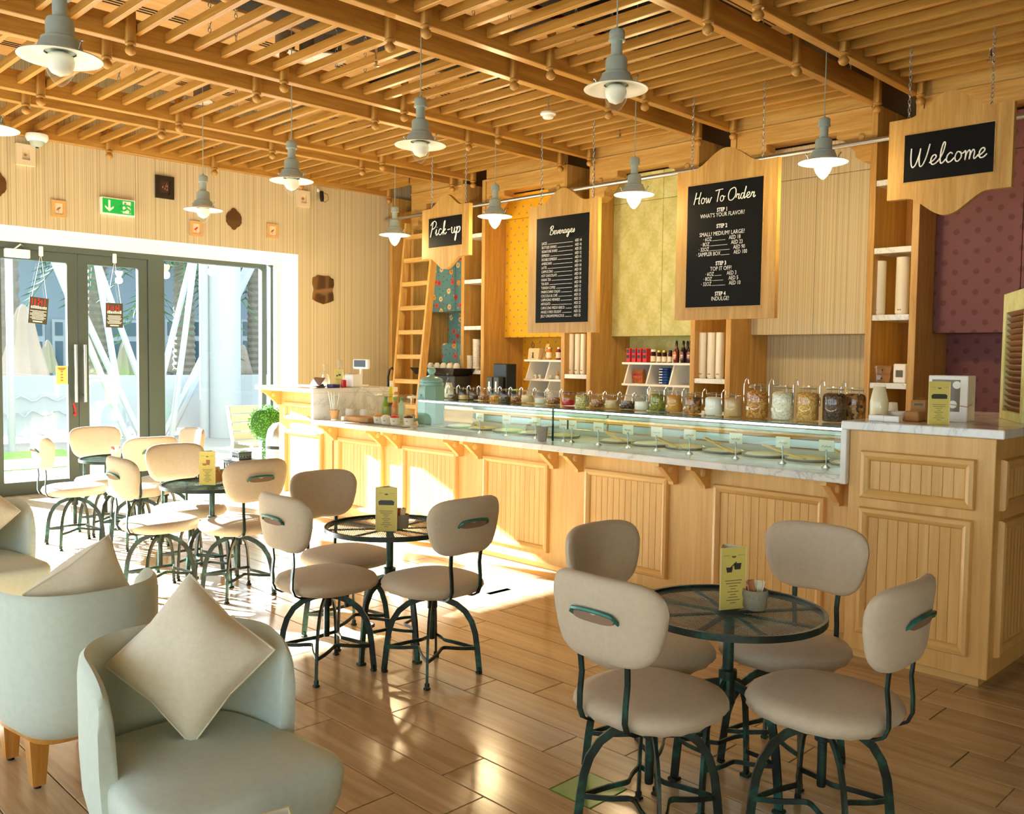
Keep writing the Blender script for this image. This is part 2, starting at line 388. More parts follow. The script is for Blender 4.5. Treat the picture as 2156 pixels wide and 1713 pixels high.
for i, (xa, xb) in enumerate(((XW+0.301, -6.2), (-5.9, -2.9), (-2.6, 0.4), (0.7, 4.0))):
    fr = MB()
    for a, b in (((xa, -3.27, 0.121), (xa+0.06, -3.21, 2.599)), ((xb-0.06, -3.27, 0.121), (xb, -3.21, 2.599)), ((xa+.06, -3.27, 0.121), (xb-.06, -3.21, 0.18)), ((xa+.06, -3.27, 2.54), (xb-.06, -3.21, 2.599)), (((xa+xb)/2-.03, -3.27, .18), ((xa+xb)/2+.03, -3.21, 2.54))): fr.box(a, b)
    w = struct(f'window_{i+3}', fr, dark_fr)
    part('pane', MB().box((xa+.06, -3.245, .18), ((xa+xb)/2-.03, -3.235, 2.54)), pane_m, w)
    part('pane', MB().box(((xa+xb)/2+.03, -3.245, .18), (xb-.06, -3.235, 2.54)), pane_m, w)
struct('ceiling', MB().box((-10.1, -3.3, 4.62), (4.6, 7.9, 4.7)), plain('ceiling_dark', srgb(84,80,74), 0.9))
# ------------------------------------------------------------------ glazing: doors and shop window
gy = lambda px, py=760: at(px, py, 0, XG)[1]
def ring(m, y0, y1, z0, z1, wl, wr, wb, wt, x0, x1):
    m.box((x0, y0, z0), (x1, y0+wl, z1)); m.box((x0, y1-wr, z0), (x1, y1, z1))
    m.box((x0, y0+wl, z0), (x1, y1-wr, z0+wb)); m.box((x0, y0+wl, z1-wt), (x1, y1-wr, z1)); return m
yc = gy(163); yl = yc-(gy(163)-gy(-22)); yr = gy(310); yj = gy(338)
ZD = 2.47
def leaf(name, a, b, hy, label_card):
    d = struct(name, ring(MB(), a+.004, b-.004, 0.012, ZD, 0.10, 0.10, 0.12, 0.10, XG-.03, XG+.03), dark_fr)
    part('pane', MB().box((XG-.006, a+.10, .13), (XG+.006, b-.10, ZD-.10)), pane_m, d)
    h = MB().lathe([(.016, .93), (.016, 1.53)], (XG+.09, hy, 0), 10)
    for z in (1.0, 1.46): h.lathe([(.008, .03), (.008, .085)], (XG, hy, z), 8, axis='x')
    part('handle', h, steel, d, 40); return d
d1 = leaf('door_1', yl, yc, yc-.045, 0); d2 = leaf('door_2', yc, yr, yc+.045, 1)
c = MB().cbox((XG+.031, gy(5, 520), 2.38), (XG+.085, gy(58, 520), 2.465), .006)
part('door_closer', c, white_g, d1, label='white door closer')
part('closer_arm', MB().tube([(XG+.06, gy(25, 520), 2.46), (XG+.10, gy(36, 510), 2.51), (XG+.04, gy(46, 510), 2.50)], .008, 6), steel, d1, 40)
k = at(155, 860, 0, XG+.035); part('key_bunch', MB().tube([(k[0], k[1], k[2]+.06), (k[0]+.01, k[1]+.012, k[2]), (k[0], k[1]+.02, k[2]-.05)], .010, 6).ball((k[0]+.012, k[1]+.01, k[2]-.06), .016, 8, 5), red_ink, d1, 40)
struct('trim_2', ring(MB(), yl-.06, yj, 0.0, 2.534, .056, yj-yr, .011, .062, XG-.045, XG+.045), dark_fr)
yw0, yw1 = gy(548), gy(557)
w1 = struct('window_1', ring(MB(), yj+.001, yw1, 0.0, 2.534, .03, yw1-yw0, .10, .05, XG-.04, XG+.04), dark_fr)
part('pane', MB().box((XG-.006, yj+.03, .10), (XG+.006, yw0, 2.484)), pane_m, w1)
ym = gy(566)
w2 = struct('window_2', MB().box((XG-.04, ym, 0), (XG+.04, gy(572), 2.534)), dark_fr)
part('pane', MB().box((XG-.006, yw1, .0), (XG+.006, ym, 2.53)), pane_m, w2)
part('pane', MB().box((XG-.006, gy(572), .0), (XG+.006, 5.749, 2.53)), pane_m, w2)
w8 = struct('window_7', ring(MB(), -1.599, yl-.061, 0.0, 2.534, .06, .06, .10, .05, XG-.04, XG+.04), dark_fr)
part('pane', MB().box((XG-.006, -1.54, .10), (XG+.006, yl-.121, 2.484)), pane_m, w8)
# two printed cards hanging on the door glass, seen from behind
def hang_card(px0, py0, px1, py1, clip, tilt, which):
    X = XG+.045; a = at(px0, py0, 0, X); b = at(px1, py1, 0, X); cy, cz = (a[1]+b[1])/2, (a[2]+b[2])/2; wd, ht = abs(b[1]-a[1]), abs(a[2]-b[2])
    cl = at(*clip, 0, X); o = thing('hanging_door_sign', which, 'sign', (X, cy, cz-ht/2), 0, 'printed cards hung on the door glass')
    R = Matrix.Translation((0, 0, ht/2)) @ Matrix.Rotation(tilt, 4, 'X')
    part('card', MB().box((-.002, -wd/2, -ht/2), (.002, wd/2, ht/2)).xf(R), plain('card_olive', srgb(70,66,50), .6), o)
    ink = MB(); rr = random.Random(int(px0))
    x = -wd*.38
    while x < wd*.36:
        w_ = rr.uniform(.010, .022); h_ = rr.uniform(.055, .085); ink.box((.0025, x, ht*.18), (.0035, x+w_*.55, ht*.18+h_)); 
        if rr.random() > .4: ink.box((.0025, x, ht*.18+h_*.45), (.0035, x+w_*1.3, ht*.18+h_*.6))
        x += w_+.012
    part('red_print', ink.xf(R), red_ink, o)
    ink = MB(); x = -wd*.40
    while x < wd*.38: w_ = rr.uniform(.008, .018); ink.box((.0025, x, ht*.07), (.0035, x+w_, ht*.07+rr.uniform(.022, .034))); x += w_+.006
    for q in range(7): hw = rr.uniform(.28, .44)*wd; ink.box((.0025, -hw, -ht*.03-q*ht*.052), (.0035, hw, -ht*.03-q*ht*.052+.006))
    ink.box((.0025, -wd*.25, -ht*.44), (.0035, wd*.25, -ht*.44+.012))
    part('white_print', ink.xf(R), white_ink, o)
    ct = Vector((0, cl[1]-cy, cl[2]-cz+ht/2)); s_ = MB()
    for sg in (-1, 1): s_.tube([R @ Vector((0, sg*wd*.4, ht*.46)), ct], .0018, 4)
    part('string', s_, white_p, o)
    part('door_clip', MB().cbox((-.012, ct[1]-.02, ct[2]-.03), (.014, ct[1]+.02, ct[2]+.07), .006), white_g, o)
hang_card(60, 625, 101, 682, (86, 533), math.radians(-5), 'olive card with red print hanging crooked on the left door leaf')
hang_card(222, 637, 259, 690, (241, 548), 0.0, 'olive card with red print hanging straight on the right door leaf')
p = at(118, 770, 0, XG+.012); q = at(142, 808, 0, XG+.012)
o = thing('door_notice', 'small yellow notice with a cup mark stuck on the left door glass', 'notice', (XG+.012, (p[1]+q[1])/2, q[2]))
part('sheet', MB().box((-.002, -abs(q[1]-p[1])/2, 0), (.002, abs(q[1]-p[1])/2, p[2]-q[2])), yellow_c, o)
m = MB().prism([(.05*math.cos(math.pi+math.pi*i/8)*.8, .17+.05*math.sin(math.pi+math.pi*i/8)*.6) for i in range(9)], .0022, .003, 'yz')
for i in range(4): m.box((.0022, -.012, .03+.03*i), (.003, .012, .045+.03*i))
part('print', m, kraft, o)
# ------------------------------------------------------------------ ceiling grid
LOW = [-8.13, -6.43, -4.75, -3.12, -1.47]; UP = [-7.77, -6.03, -4.39, -2.79, -1.12]; BW = 0.07; BH = 0.155
FY = [0.18, 1.30, 2.43, 3.55, 4.66, 5.73, 7.0]
NAMES = ['second from the window wall', 'third from the window wall', 'fourth from the window wall', 'fifth from the window wall', 'farthest from the window wall']
def post_mesh():
    m = MB().cbox((-.022, -.03, -.012), (.022, .03, BH+.035), .004)
    m.lathe([(.018, -.012), (.034, -.016), (.034, -.026), (.016, -.034), (.030, -.046), (.036, -.062), (.030, -.080), (.012, -.092), (.002, -.095)], (0,0,0), 12)
    m.lathe([(.016, BH+.035), (.030, BH+.05), (.034, BH+.066), (.028, BH+.084), (.004, BH+.096)], (0,0,0), 12)
    return m.mesh('finial_post', beam_z, 50)
POST = post_mesh()
def hook_mesh():
    m = MB().tube([(0,0,0), (0,0,.05)], .004, 6)
    for i in range(26):
        c = .07+.03*i; pts = [(.011*math.cos(2*math.pi*k/8), 0, c+.019*math.sin(2*math.pi*k/8)) for k in range(9)]
        if i % 2: pts = [(0, p[0], p[2]) for p in pts]
        m.tube(pts, .003, 4, cap=False)
    return m.mesh('hanger_chain', steel)
HOOK = hook_mesh()
def beam(x, side, label):
    """x = edge of the underside nearest the room; side = +1 posts on the +x face"""
    b = thing('ceiling_beam', label, 'beam', (x, 2.9, ZB), 0, 'paired oak ceiling beams')
    part('timber', MB().cbox((-BW, -5.9, 0), (0, YP-2.9-.01, BH), .004), beam_y, b)
    for y in FY:
        o = bpy.data.objects.new('finial_post', POST); o.location = ((.0225 if side > 0 else -BW-.0225), y-2.9, 0); link(o, b)
        o = bpy.data.objects.new('hanger_chain', HOOK); o.location = (-BW/2, y-2.9-.35, BH); link(o, b)
    return b
beam(XW+BW+.005, 1, 'oak ceiling beam running along the top of the window wall')
for i in range(5):
    beam(LOW[i], 1, f'oak ceiling beam, window-side one of the pair {NAMES[i]}')
    beam(UP[i]+0, 1, f'oak ceiling beam, room-side one of the pair {NAMES[i]}')
ends = [(XW+BW+.005, LOW[0]-BW)] + [(UP[i], LOW[i+1]-BW) for i in range(4)] + [(UP[4], 0.45)]
MN = ['beside the window wall', 'second from the window wall', 'third from the window wall', 'fourth from the window wall', 'behind the welcome sign', 'at the right edge of the photo']
for i, (a, b) in enumerate(ends):
    t = thing('slatted_ceiling_panel', f'bay of thin oak ceiling slats {MN[i]}', 'slatted ceiling', ((a+b)/2, 2.9, ZB+.05), 0, 'slatted ceiling bays')
    me = MB().cbox((a-(a+b)/2, -.018, 0), (b-(a+b)/2, .018, .062), .003).mesh('slat', beam_x)
    for k in range(38):
        y = -0.56 + .2*k + .045
        if y > 6.9: break
        o = bpy.data.objects.new('slat', me); o.location = (0, y-2.9, 0); link(o, t)
    # plywood acoustic board above the slats
    if i < 5:
        pb = thing('acoustic_board', f'plywood ceiling board with slot vents above the slats {MN[i]}', 'ceiling board', ((a+b)/2, 2.9, 4.12), 0, 'plywood boards above the slats')
        hw = (b-a)*.36
        for q in range(6):
            ya = -5.6+1.62*q
            part('board', MB().cbox((-hw, ya, 0), (hw, ya+1.5, .03), .004), ply, pb)
            for s_ in range(3): part('slot_vent', MB().box((-.10+.05*s_, ya+.25, -.004), (-.08+.05*s_, ya+1.25, -.0005)), black, pb)
pipe = MB()
for y in (1.6, 4.1, 6.3): pipe.tube([(-9.3, y, 4.42), (3.5, y, 4.42)], .03, 8)
pipe.tube([(-5.6, -2.5, 4.48), (-5.6, 7.6, 4.48)], .035, 8)
single('sprinkler_pipe', pipe, red_pipe, 'red sprinkler pipe run above the slatted ceiling', 'pipe', smooth=40)
duct = MB(); 
for x, y, r in ((-7.1, 3.4, .12), (-5.0, 2.7, .14)): pass
DISC = [(650, 118, 0), (690, 118, 1), (425, 208, 0), (600, 105, 0), (1050, 232, 1), (1290, 140, 0)]
for i, (px, py, kk) in enumerate(DISC):
    p = fl(px, py, 3.98); s_ = .1+.05*kk
    o = thing('ceiling_speaker', f'round white ceiling speaker above the slats, {ORD[i]} from the lounge side', 'speaker', (p[0], p[1], 3.94), 0, 'white discs above the slats')
    part('grille', MB().lathe([(s_, .03), (s_*1.05, .015), (s_*.9, 0), (.01, -.004)], n=20), white_g, o, 50)
    part('can', MB().lathe([(s_*.8, .03), (s_*.8, .18)], n=16), grey_c, o, 50)
def detector(px, py, z, lab):
    p = fl(px, py, z); o = thing('smoke_detector', lab, 'smoke detector', (p[0], p[1], z))
    part('base', MB().lathe([(.062, .05), (.066, .035), (.060, .028)], n=20), white_g, o, 50)
    m = MB().lathe([(.045, .028), (.045, .008), (.036, 0), (.004, -.002)], n=20)
    part('sensor', m, white_g, o, 50)
    part('rod', MB().lathe([(.006, .05), (.006, .60)], n=8), steel, o, 40)
detector(1154, 250, 3.40, 'white smoke detector hanging under the slats above the beverages sign')
def sprinkler(px, py, z, lab):
    p = fl(px, py, z); o = thing('fire_sprinkler', lab, 'sprinkler', (p[0], p[1], z), 0, 'chrome sprinkler heads')
    part('deflector', MB().lathe([(.004, 0), (.022, .002), (.022, .006), (.004, .008)], n=10), chrome, o, 40)
    part('stem', MB().lathe([(.008, .008), (.012, .03), (.008, .05), (.008, .6)], n=8), chrome, o, 40)
for px, py, lab in ((792, 140, 'chrome sprinkler head left of the tall lamp row'), (862, 390, 'chrome sprinkler head above the pick-up sign'), (1305, 292, 'chrome sprinkler head above the beverages sign'), (2085, 128, 'chrome sprinkler head above the welcome sign')):
    sprinkler(px, py, 3.44, lab)
p = at(78, 297, 0, XW+.12)
o = thing('dome_camera', 'white dome security camera under the slats by the window wall', 'camera', (p[0], p[1], p[2]-.06))
part('housing', MB().lathe([(.095, .12), (.10, .09), (.085, .06), (.07, .055)], n=20), white_g, o, 50)
part('dome', MB().lathe([(.068, .055), (.055, .025), (.03, .006), (.002, 0)], n=18), lamp_gr, o, 60)
part('lens', MB().lathe([(.016, .004), (.014, -.004), (.002, -.006)], n=12), black, o, 60)
# ------------------------------------------------------------------ back wall: shelf pillars, cabinets, lintels
PX = [(-8.01, -7.61), (-6.42, -6.01), (-4.81, -4.38), (-3.165, -2.77), (-1.53, -1.13)]
zy = lambda px, py, Y=YP: at(px, py, 1, Y)[2]
dark_oak = wood('oak_inner', srgb(140,88,24), srgb(166,110,36), srgb(186,128,52), axis=2)
SHELF = [[zy(995, 492), zy(995, 588), zy(995, 686), zy(993, 779)], [zy(1215, 788), 2.15, 2.65, 3.05], [zy(1495, 797), 2.15, 2.65, 3.05],
         [zy(1860, 378), zy(1875, 520), zy(1870, 662), zy(1865, 806)], [1.28, 1.8, 2.3]]
PLAB = ['oak shelf pillar beside the ladder with four white shelves', 'oak shelf pillar behind the beverages board', 'oak shelf pillar behind the how-to-order board', 'oak shelf pillar between striped and purple cabinets', 'oak shelf pillar at the right edge of the photo']
pillars = []
for i, (a, b) in enumerate(PX):
    cx = (a+b)/2; t = thing('shelf_pillar', PLAB[i], 'shelf unit', (cx, (YP+YB)/2, 0), 0, 'oak shelf pillars'); pillars.append(t)
    for xa, xb in ((a, a+.05), (b-.055, b)): part('side_panel', MB().cbox((xa, YP, 0), (xb, YB-.002, 3.46), .003), oak_z, t, world=True)
    part('back_panel', MB().box((a+.05, YB-.05, 0), (b-.055, YB-.03, 3.3)), dark_oak, t, world=True)
    for z in SHELF[i]: part('shelf', MB().cbox((a+.051, YP+.004, z-.045), (b-.056, YB-.055, z), .003), marble, t, world=True)
    if i in (1, 2, 3):
        part('light_strip', MB().box((b-.068, YP+.30, 1.0), (b-.0565, YP+.32, 3.2)), warm_led, t, world=True, label='warm vertical light strip')
# closed pillar in the corner behind the ladder
t = thing('corner_panel', 'oak corner panel behind the ladder by the window wall', 'panel', (-9.2, 7.4, 0))
part('side_panel', MB().cbox((-9.40, YP, 0), (-9.34, YB-.002, 3.46), .003), oak_z, t, world=True)
part('side_panel', MB().cbox((-9.02, YP+.05, 0), (-8.97, YB-.002, 3.46), .003), oak_z, t, world=True)
part('back_panel', MB().box((-9.34, YP+.22, 0), (-9.02, YP+.25, 3.3)), dark_oak, t, world=True)
BAYS = [(-8.97, -8.01, floral_p, 'teal floral'), (-7.61, -6.42, yellow, 'yellow motif'), (-6.01, -4.81, green_p, 'pale green damask'), (-4.38, -3.165, stripe_x, 'striped'), (-2.77, -1.53, purple, 'purple dotted')]
ZC0 = at(1961, 701, 1, YC)[2]; ZC1 = at(1342, 425, 1, YC)[2]
for i, (a, b, mat, nm) in enumerate(BAYS):
    z0 = ZC0 if i else at(960, 655, 1, YC)[2]
    o = single('wallpaper_panel', MB().box((a+.001, YB-.02, 0.0), (b-.001, YB-.002, 3.4)), mat, f'{nm} wallpaper on the wall of the counter niche', 'wallpaper', 'niche wallpapers')
    t = thing('wall_cabinet', f'{nm} papered wall cabinet with flush doors', 'cabinet', ((a+b)/2, (YC+YB)/2, z0), 0, 'papered wall cabinets')
    part('carcass', MB().box((a+.004, YC+.02, z0), (b-.004, YB-.021, 3.32)), mat, t, world=True)
    mid = at(1394, 560, 1, YC)[0] if i == 2 else (a+b)/2+(.12 if i == 1 else 0)
    for za, zb in ((z0, ZC1-.003), (ZC1+.003, 3.32)):
        part('door', MB().cbox((a+.004, YC, za), (mid-.002, YC+.019, zb), .002), mat, t, world=True)
        part('door', MB().cbox((mid+.002, YC, za), (b-.004, YC+.019, zb), .002), mat, t, world=True)
t = thing('niche_box', 'teal floral papered low cabinet in the niche by the ladder', 'cabinet', (-8.3, 7.5, 1.1))
part('carcass', MB().box((-8.60, 7.30, .90), (-8.03, 7.69, 1.62)), floral_p, t, world=True)
part('door', MB().cbox((-8.60, 7.28, .92), (-8.32, 7.299, 1.61), .002), floral_p, t, world=True)
part('door', MB().cbox((-8.315, 7.28, .92), (-8.03, 7.299, 1.61), .002), floral_p, t, world=True)
# lintels with shaped corner brackets
spans = [(-8.97, -8.01), (-7.61, -6.42), (-6.01, -4.81), (-4.38, -3.165), (-2.77, -1.53), (-1.13, 3.5)]
LN = ['above the ladder niche', 'above the yellow cabinet', 'above the green cabinet', 'above the striped cabinet', 'above the purple cabinet', 'at the right end of the wall']
for i, (a, b) in enumerate(spans):
    t = thing('lintel', f'oak lintel with scalloped corner brackets {LN[i]}', 'lintel', ((a+b)/2, YP+.15, 3.3), 0, 'oak lintels between the pillars')
    part('board', MB().cbox((a+.002, YP+.01, 3.306), (b-.002, YP+.07, 3.62), .004), oak_x, t, world=True)
    part('soffit', MB().box((a+.002, YP+.07, 3.335), (b-.002, YC-.001, 3.36)), oak_x, t, world=True)
    part('bead', MB().cbox((a+.002, YP-.006, 3.44), (b-.002, YP+.01, 3.456), .003), oak_x, t, world=True)
    for e, sg in ((a+.003, 1), (b-.003, -1)):
        poly = [(0, 3.305), (.29, 3.305), (.29, 3.25), (.235, 3.235), (.13, 3.12), (.125, 3.08), (.06, 3.035), (0, 3.03)]
        poly = [(e+sg*u, w) for u, w in poly]
        g = part('corner_bracket', MB().prism(poly[::sg], YP+.012, YP+.16, 'xz'), oak_x, t, world=True)
        part('boss', MB().lathe([(.028, YP+.012), (.028, YP+.004), (.022, YP-.002), (.002, YP-.004)], (e+sg*.08, 0, 3.235), 16, axis='y'), oak_x, g, 50, world=True)
# chrome ladder rail on the pillar fronts
YR = YP-.075; zr = at(1435, 362, 1, YR)[2]
t = thing('ladder_rail', 'long brushed steel ladder rail across the pillar fronts', 'rail', (-4.0, YR, zr))
part('tube', MB().lathe([(.021, -9.38), (.021, 3.0)], (0, YR, zr), 12, axis='x'), steel, t, 40, world=True)
for a, b in PX: part('rail_mount', MB().lathe([(.026, -.02), (.026, .02)], ((a+b)/2, YR, zr), 12, axis='x').lathe([(.010, YR+.015), (.010, YP), ], ((a+b)/2, 0, zr), 8, axis='y'), steel, t, 40, world=True)
# ladder
lt = thing('library_ladder', 'wooden leaning ladder with flat rungs left of the pick-up sign', 'ladder', (-8.75, 6.6, 0))
def lad(px, py, Y): return at(px, py, 1, Y)
ZT = 3.06; yb_, yt_ = 6.40, YR-.09
ly = lambda z: yb_ + (yt_-yb_)*z/ZT
def lx(px_t, px_b, z):     # rail positions measured at two heights
    za, zb = 2.9, 1.15; xa = at(px_t[0], px_t[1], 1, ly(za))[0]; xb = at(px_b[0], px_b[1], 1, ly(zb))[0]
    return xb + (xa-xb)*(z-zb)/(za-zb)
L0 = lambda z: lx((858, 445), (835, 760), z); L1 = lambda z: lx((918, 445), (888, 760), z)
for fn in (L0, L1):
    w_ = .034 if fn is L0 else .034
    q = lambda z: [(fn(z)-w_/2, ly(z)-.045, z), (fn(z)+w_/2, ly(z)-.045, z), (fn(z)+w_/2, ly(z)+.045, z), (fn(z)-w_/2, ly(z)+.045, z)]
    part('rail', MB().loops([q(0.002), q(ZT)]), oak_z, lt, world=True)
for k in range(10):
    z = .30 + .287*k
    part('rung', MB().cbox((L0(z)+.017, ly(z)-.042, z-.026), (L1(z)-.017, ly(z)+.042, z+.026), .003), oak_x, lt, world=True)
part('top_hook', MB().tube([(L1(ZT-.1), ly(ZT)-.02, ZT-.1), (L1(ZT), ly(ZT)-.01, zr+.045), (L1(ZT), YR, zr+.042)], .010, 8), black, lt, 40, world=True)
# back counter
t = thing('back_counter', 'oak back counter running under the niches', 'counter', (-4.6, 7.0, 0))
part('body', MB().cbox((-8.9, 6.72, .06), (-1.15, 7.06, .86), .004), oak_x, t, world=True)
part('plinth', MB().box((-8.9, 6.78, 0), (-1.15, 7.06, .06)), dark_oak, t, world=True)
part('worktop', MB().cbox((-8.95, 6.68, .861), (-1.13, 7.062, .90), .004), marble, t, world=True)
for i, (a, b, mat, nm) in enumerate(BAYS[1:]): part('niche_top', MB().box((a+.002, 7.063, .86), (b-.002, YB-.021, .90)), marble, t, world=True)
def box_at(name, x0, x1, y0, y1, z0, z1, mat, label, cat, c=.006, group=None): return single(name, MB().cbox((x0, y0, z0), (x1, y1, z1), c), mat, label, cat, group)
# espresso grinder and menu tablet (black) in the yellow niche
p0 = at(1041, 765, 1, 6.9); p1 = at(1069, 765, 1, 6.9)
t = thing('coffee_grinder', 'tall black coffee machine at the left of the yellow niche', 'coffee machine', ((p0[0]+p1[0])/2, 6.95, .9))
part('tower', MB().cbox((p0[0], 6.88, .9), (p1[0], 7.04, p0[2]), .008), black, t, world=True)
part('tray', MB().cbox((p0[0]-.12, 6.74, .9), (p1[0]+.02, 6.87, .94), .006), black, t, world=True)
gb = plain('dark_grey_plastic', srgb(52,58,58), .4)
for k, (qx, lab) in enumerate(((1036, 'left'), (1050, 'right'))):
    u = at(qx-3, 793, 1, 6.86); v = at(qx+8, 793, 1, 6.86)
    o = part('front_panel', MB().cbox((u[0], 6.80, .95), (v[0], 6.876, u[2]), .004), gb, t, world=True)
    part('lettering', MB().box(((u[0]+v[0])/2-.012, 6.797, 1.08), ((u[0]+v[0])/2+.012, 6.7995, u[2]-.05)), white_ink, o, world=True)
# white stepped display risers in the niches
def riser(x0, x1, ztop, ncol, lab, sh=.19):
    t = thing('display_riser', lab, 'display stand', ((x0+x1)/2, 7.35, .9), 0, 'white slanted display stands')
    for k in range(3):
        z = ztop - k*sh; yf = 7.26-.055*k*0
        part('shelf', MB().cbox((x0-.02, yf-.10, z-.022), (x1, YB-.025, z), .003), white_g, t, world=True)
        if z-sh+.0 > .91 or k < 2:
            zb = max(z-sh, .901)
            for c_ in range(ncol+1):
                x = x0 + (x1-x0-.02)*c_/ncol
                part('divider', MB().prism([(yf-.02, z-.0225), (yf-.095, zb+.0005), (YB-.045, zb+.0005), (YB-.045, z-.0225)], x, x+.016, 'yz'), white_g, t, world=True)
    part('back_board', MB().box((x0, YB-.044, .901), (x1, YB-.026, ztop+.10)), white_g, t, world=True)
    return t
YS = 7.16
xa = at(1103, 765, 1, YS)[0]; riser(xa+.02, -6.43, zy(1140, 757, YS), 2, 'white slanted display stand in the yellow niche', .21)
xa3 = at(1309, 765, 1, YS)[0]; riser(xa3+.02, -4.82, zy(1370, 763, YS), 3, 'white slanted display stand in the green niche', .21)
zt2 = zy(1140, 757, YS)+.001; zt3 = zy(1370, 763, YS)+.001
# goods on the yellow-niche stand
def paper_bag():
    a = at(1111, 755, 1, 7.25); b = at(1133, 755, 1, 7.25); t = thing('paper_bag', 'kraft paper bag with a black key print and rope handle', 'bag', ((a[0]+b[0])/2, 7.32, zt2))
    h = .125; x0, x1 = a[0], b[0]
    part('body', MB().loops([[(x0, 7.25, zt2), (x1, 7.25, zt2), (x1, 7.36, zt2), (x0, 7.36, zt2)], [(x0+.005, 7.26, zt2+h), (x1+.01, 7.26, zt2+h), (x1+.01, 7.34, zt2+h), (x0+.005, 7.34, zt2+h)]]), plain('cream_paper', srgb(222,198,150), .8), t, world=True)
    cx = (x0+x1)/2; k = MB()
    k.tube([(cx+.018*math.cos(2*math.pi*i/10), 7.248, zt2+.155+.026*math.sin(2*math.pi*i/10)) for i in range(11)], .0045, 5)
    k.box((cx-.004, 7.244, zt2+.018), (cx+.004, 7.2505, zt2+.08)).box((cx-.012, 7.244, zt2+.018), (cx+.012, 7.2505, zt2+.027)).box((cx-.012, 7.244, zt2+.034), (cx-.004, 7.2505, zt2+.042))
    part('key_print', k, black, t, world=True)
    part('handle', MB().tube([(cx-.03, 7.33, zt2+h-.01), (cx-.022, 7.33, zt2+h+.05), (cx+.01, 7.33, zt2+h+.065), (cx+.035, 7.33, zt2+h+.03), (cx+.04, 7.33, zt2+h-.02)], .004, 6), kraft, t, 40, world=True)
paper_bag()
x = at(1146, 755, 1, 7.31)[0]
t = thing('kraft_pouch', 'narrow kraft gift card leaning beside the paper bag', 'card', (x, 7.24, zt2))
part('card', MB().loops([[(x-.026, 7.30, zt2), (x+.026, 7.30, zt2), (x+.026, 7.315, zt2), (x-.026, 7.315, zt2)], [(x+.012, 7.33, zt2+.175), (x+.06, 7.33, zt2+.175), (x+.06, 7.345, zt2+.175), (x+.012, 7.345, zt2+.175)]]), plain('kraft_light', srgb(206,170,104), .8), t, world=True)
part('print', MB().tube([(x, 7.303, zt2+.03), (x+.012, 7.311, zt2+.07), (x+.022, 7.316, zt2+.095)], .003, 5).tube([(x+.012, 7.311, zt2+.07), (x+.002, 7.311, zt2+.09)], .003, 5).ball((x+.03, 7.324, zt2+.125), .007, 8, 5), black, t, world=True)
def bottle(px, col, capc, lab, Y, zb, h, r, grp):
    x = at(px, 755, 1, Y)[0]; t = thing('sauce_bottle', lab, 'bottle', (x, Y, zb), 0, grp)
    part('body', MB().lathe([(r*.9, 0), (r, .01), (r, h*.72), (r*.55, h*.84), (r*.5, h*.86)], n=14), col, t, 50)
    part('wrap_label', MB().lathe([(r*1.03, h*.14), (r*1.03, h*.60)], n=14, cap=False), plain('cream_label', srgb(236,224,196), .6) if 'cream_label' not in MATS else MATS['cream_label'], t, 50)
    part('cap', MB().lathe([(r*.52, h*.86), (r*.52, h), (r*.3, h*1.01)], n=12), capc, t, 50)
orange = plain('orange_syrup', srgb(214,110,24), .3); berry = plain('berry_syrup', srgb(128,18,40), .3)
bottle(1156, orange, white_g, 'orange syrup bottle with white cap on the yellow-niche stand', 7.21, zt2, .135, .030, 'syrup bottles')
bottle(1176, berry, white_g, 'dark red syrup bottle with white cap on the yellow-niche stand', 7.21, zt2, .135, .029, 'syrup bottles')
box_at('blue_carton', at(1186, 755, 1, 7.2)[0], -6.44, 7.2, 7.26, zt2, zt2+.12, plain('sky_blue_card', srgb(120,180,190), .6), 'sky blue carton at the pillar on the yellow-niche stand', 'carton')
zc = zt2-.21+.0005
china = plain('china', srgb(226,222,210), .25)
def cup(px, Y, z, lab, on_saucer):
    x = at(px, 795, 1, Y)[0]; t = thing('tea_cup', lab, 'cup', (x, Y, z), 0, 'china cups on the display stand')
    if on_saucer:
        part('saucer', MB().lathe([(.018, 0), (.036, .004), (.044, .009), (.041, .011), (.018, .006)], n=18), china, t, 50); b = .0065
        part('bowl', MB().lathe([(.012, b), (.019, b+.004), (.027, b+.018), (.028, b+.034), (.026, b+.034), (.024, b+.018), (.006, b+.005)], n=18), china, t, 50)
    else:
        part('bowl', MB().lathe([(.023, 0), (.0225, .014), (.018, .034), (.012, .042), (.010, .045)], n=18), china, t, 50)
        part('mark', MB().lathe([(.007, -.0245), (.007, -.0215)], (0.003, 0, .015), 12, axis='y'), berry, t, 50)
for px, lab in ((1117, 'upturned white cup, left one in the yellow-niche stand'), (1127, 'upturned white cup, middle one in the yellow-niche stand'), (1136, 'upturned white cup, right one in the yellow-niche stand')): cup(px, 7.26, zc, lab, False)
cup(1159, 7.25, zc, 'small painted cup on a saucer in the yellow-niche stand', True)
x = at(1174, 795, 1, 7.24)[0]; t = thing('figurine_pot', 'small china pot with a golden teddy figure beside the pillar', 'ornament', (x, 7.24, zc))
part('pot', MB().lathe([(.018, 0), (.025, .012), (.024, .03), (.017, .04)], n=14), china, t, 50)
gold = plain('honey_gold', srgb(206,150,66), .5)
part('bear', MB().ball((0, 0, .052), .017, 10, 7).ball((0, -.003, .078), .013, 10, 7).ball((-.009, 0, .09), .005, 6, 5).ball((.009, 0, .09), .005, 6, 5), gold, t, 50)
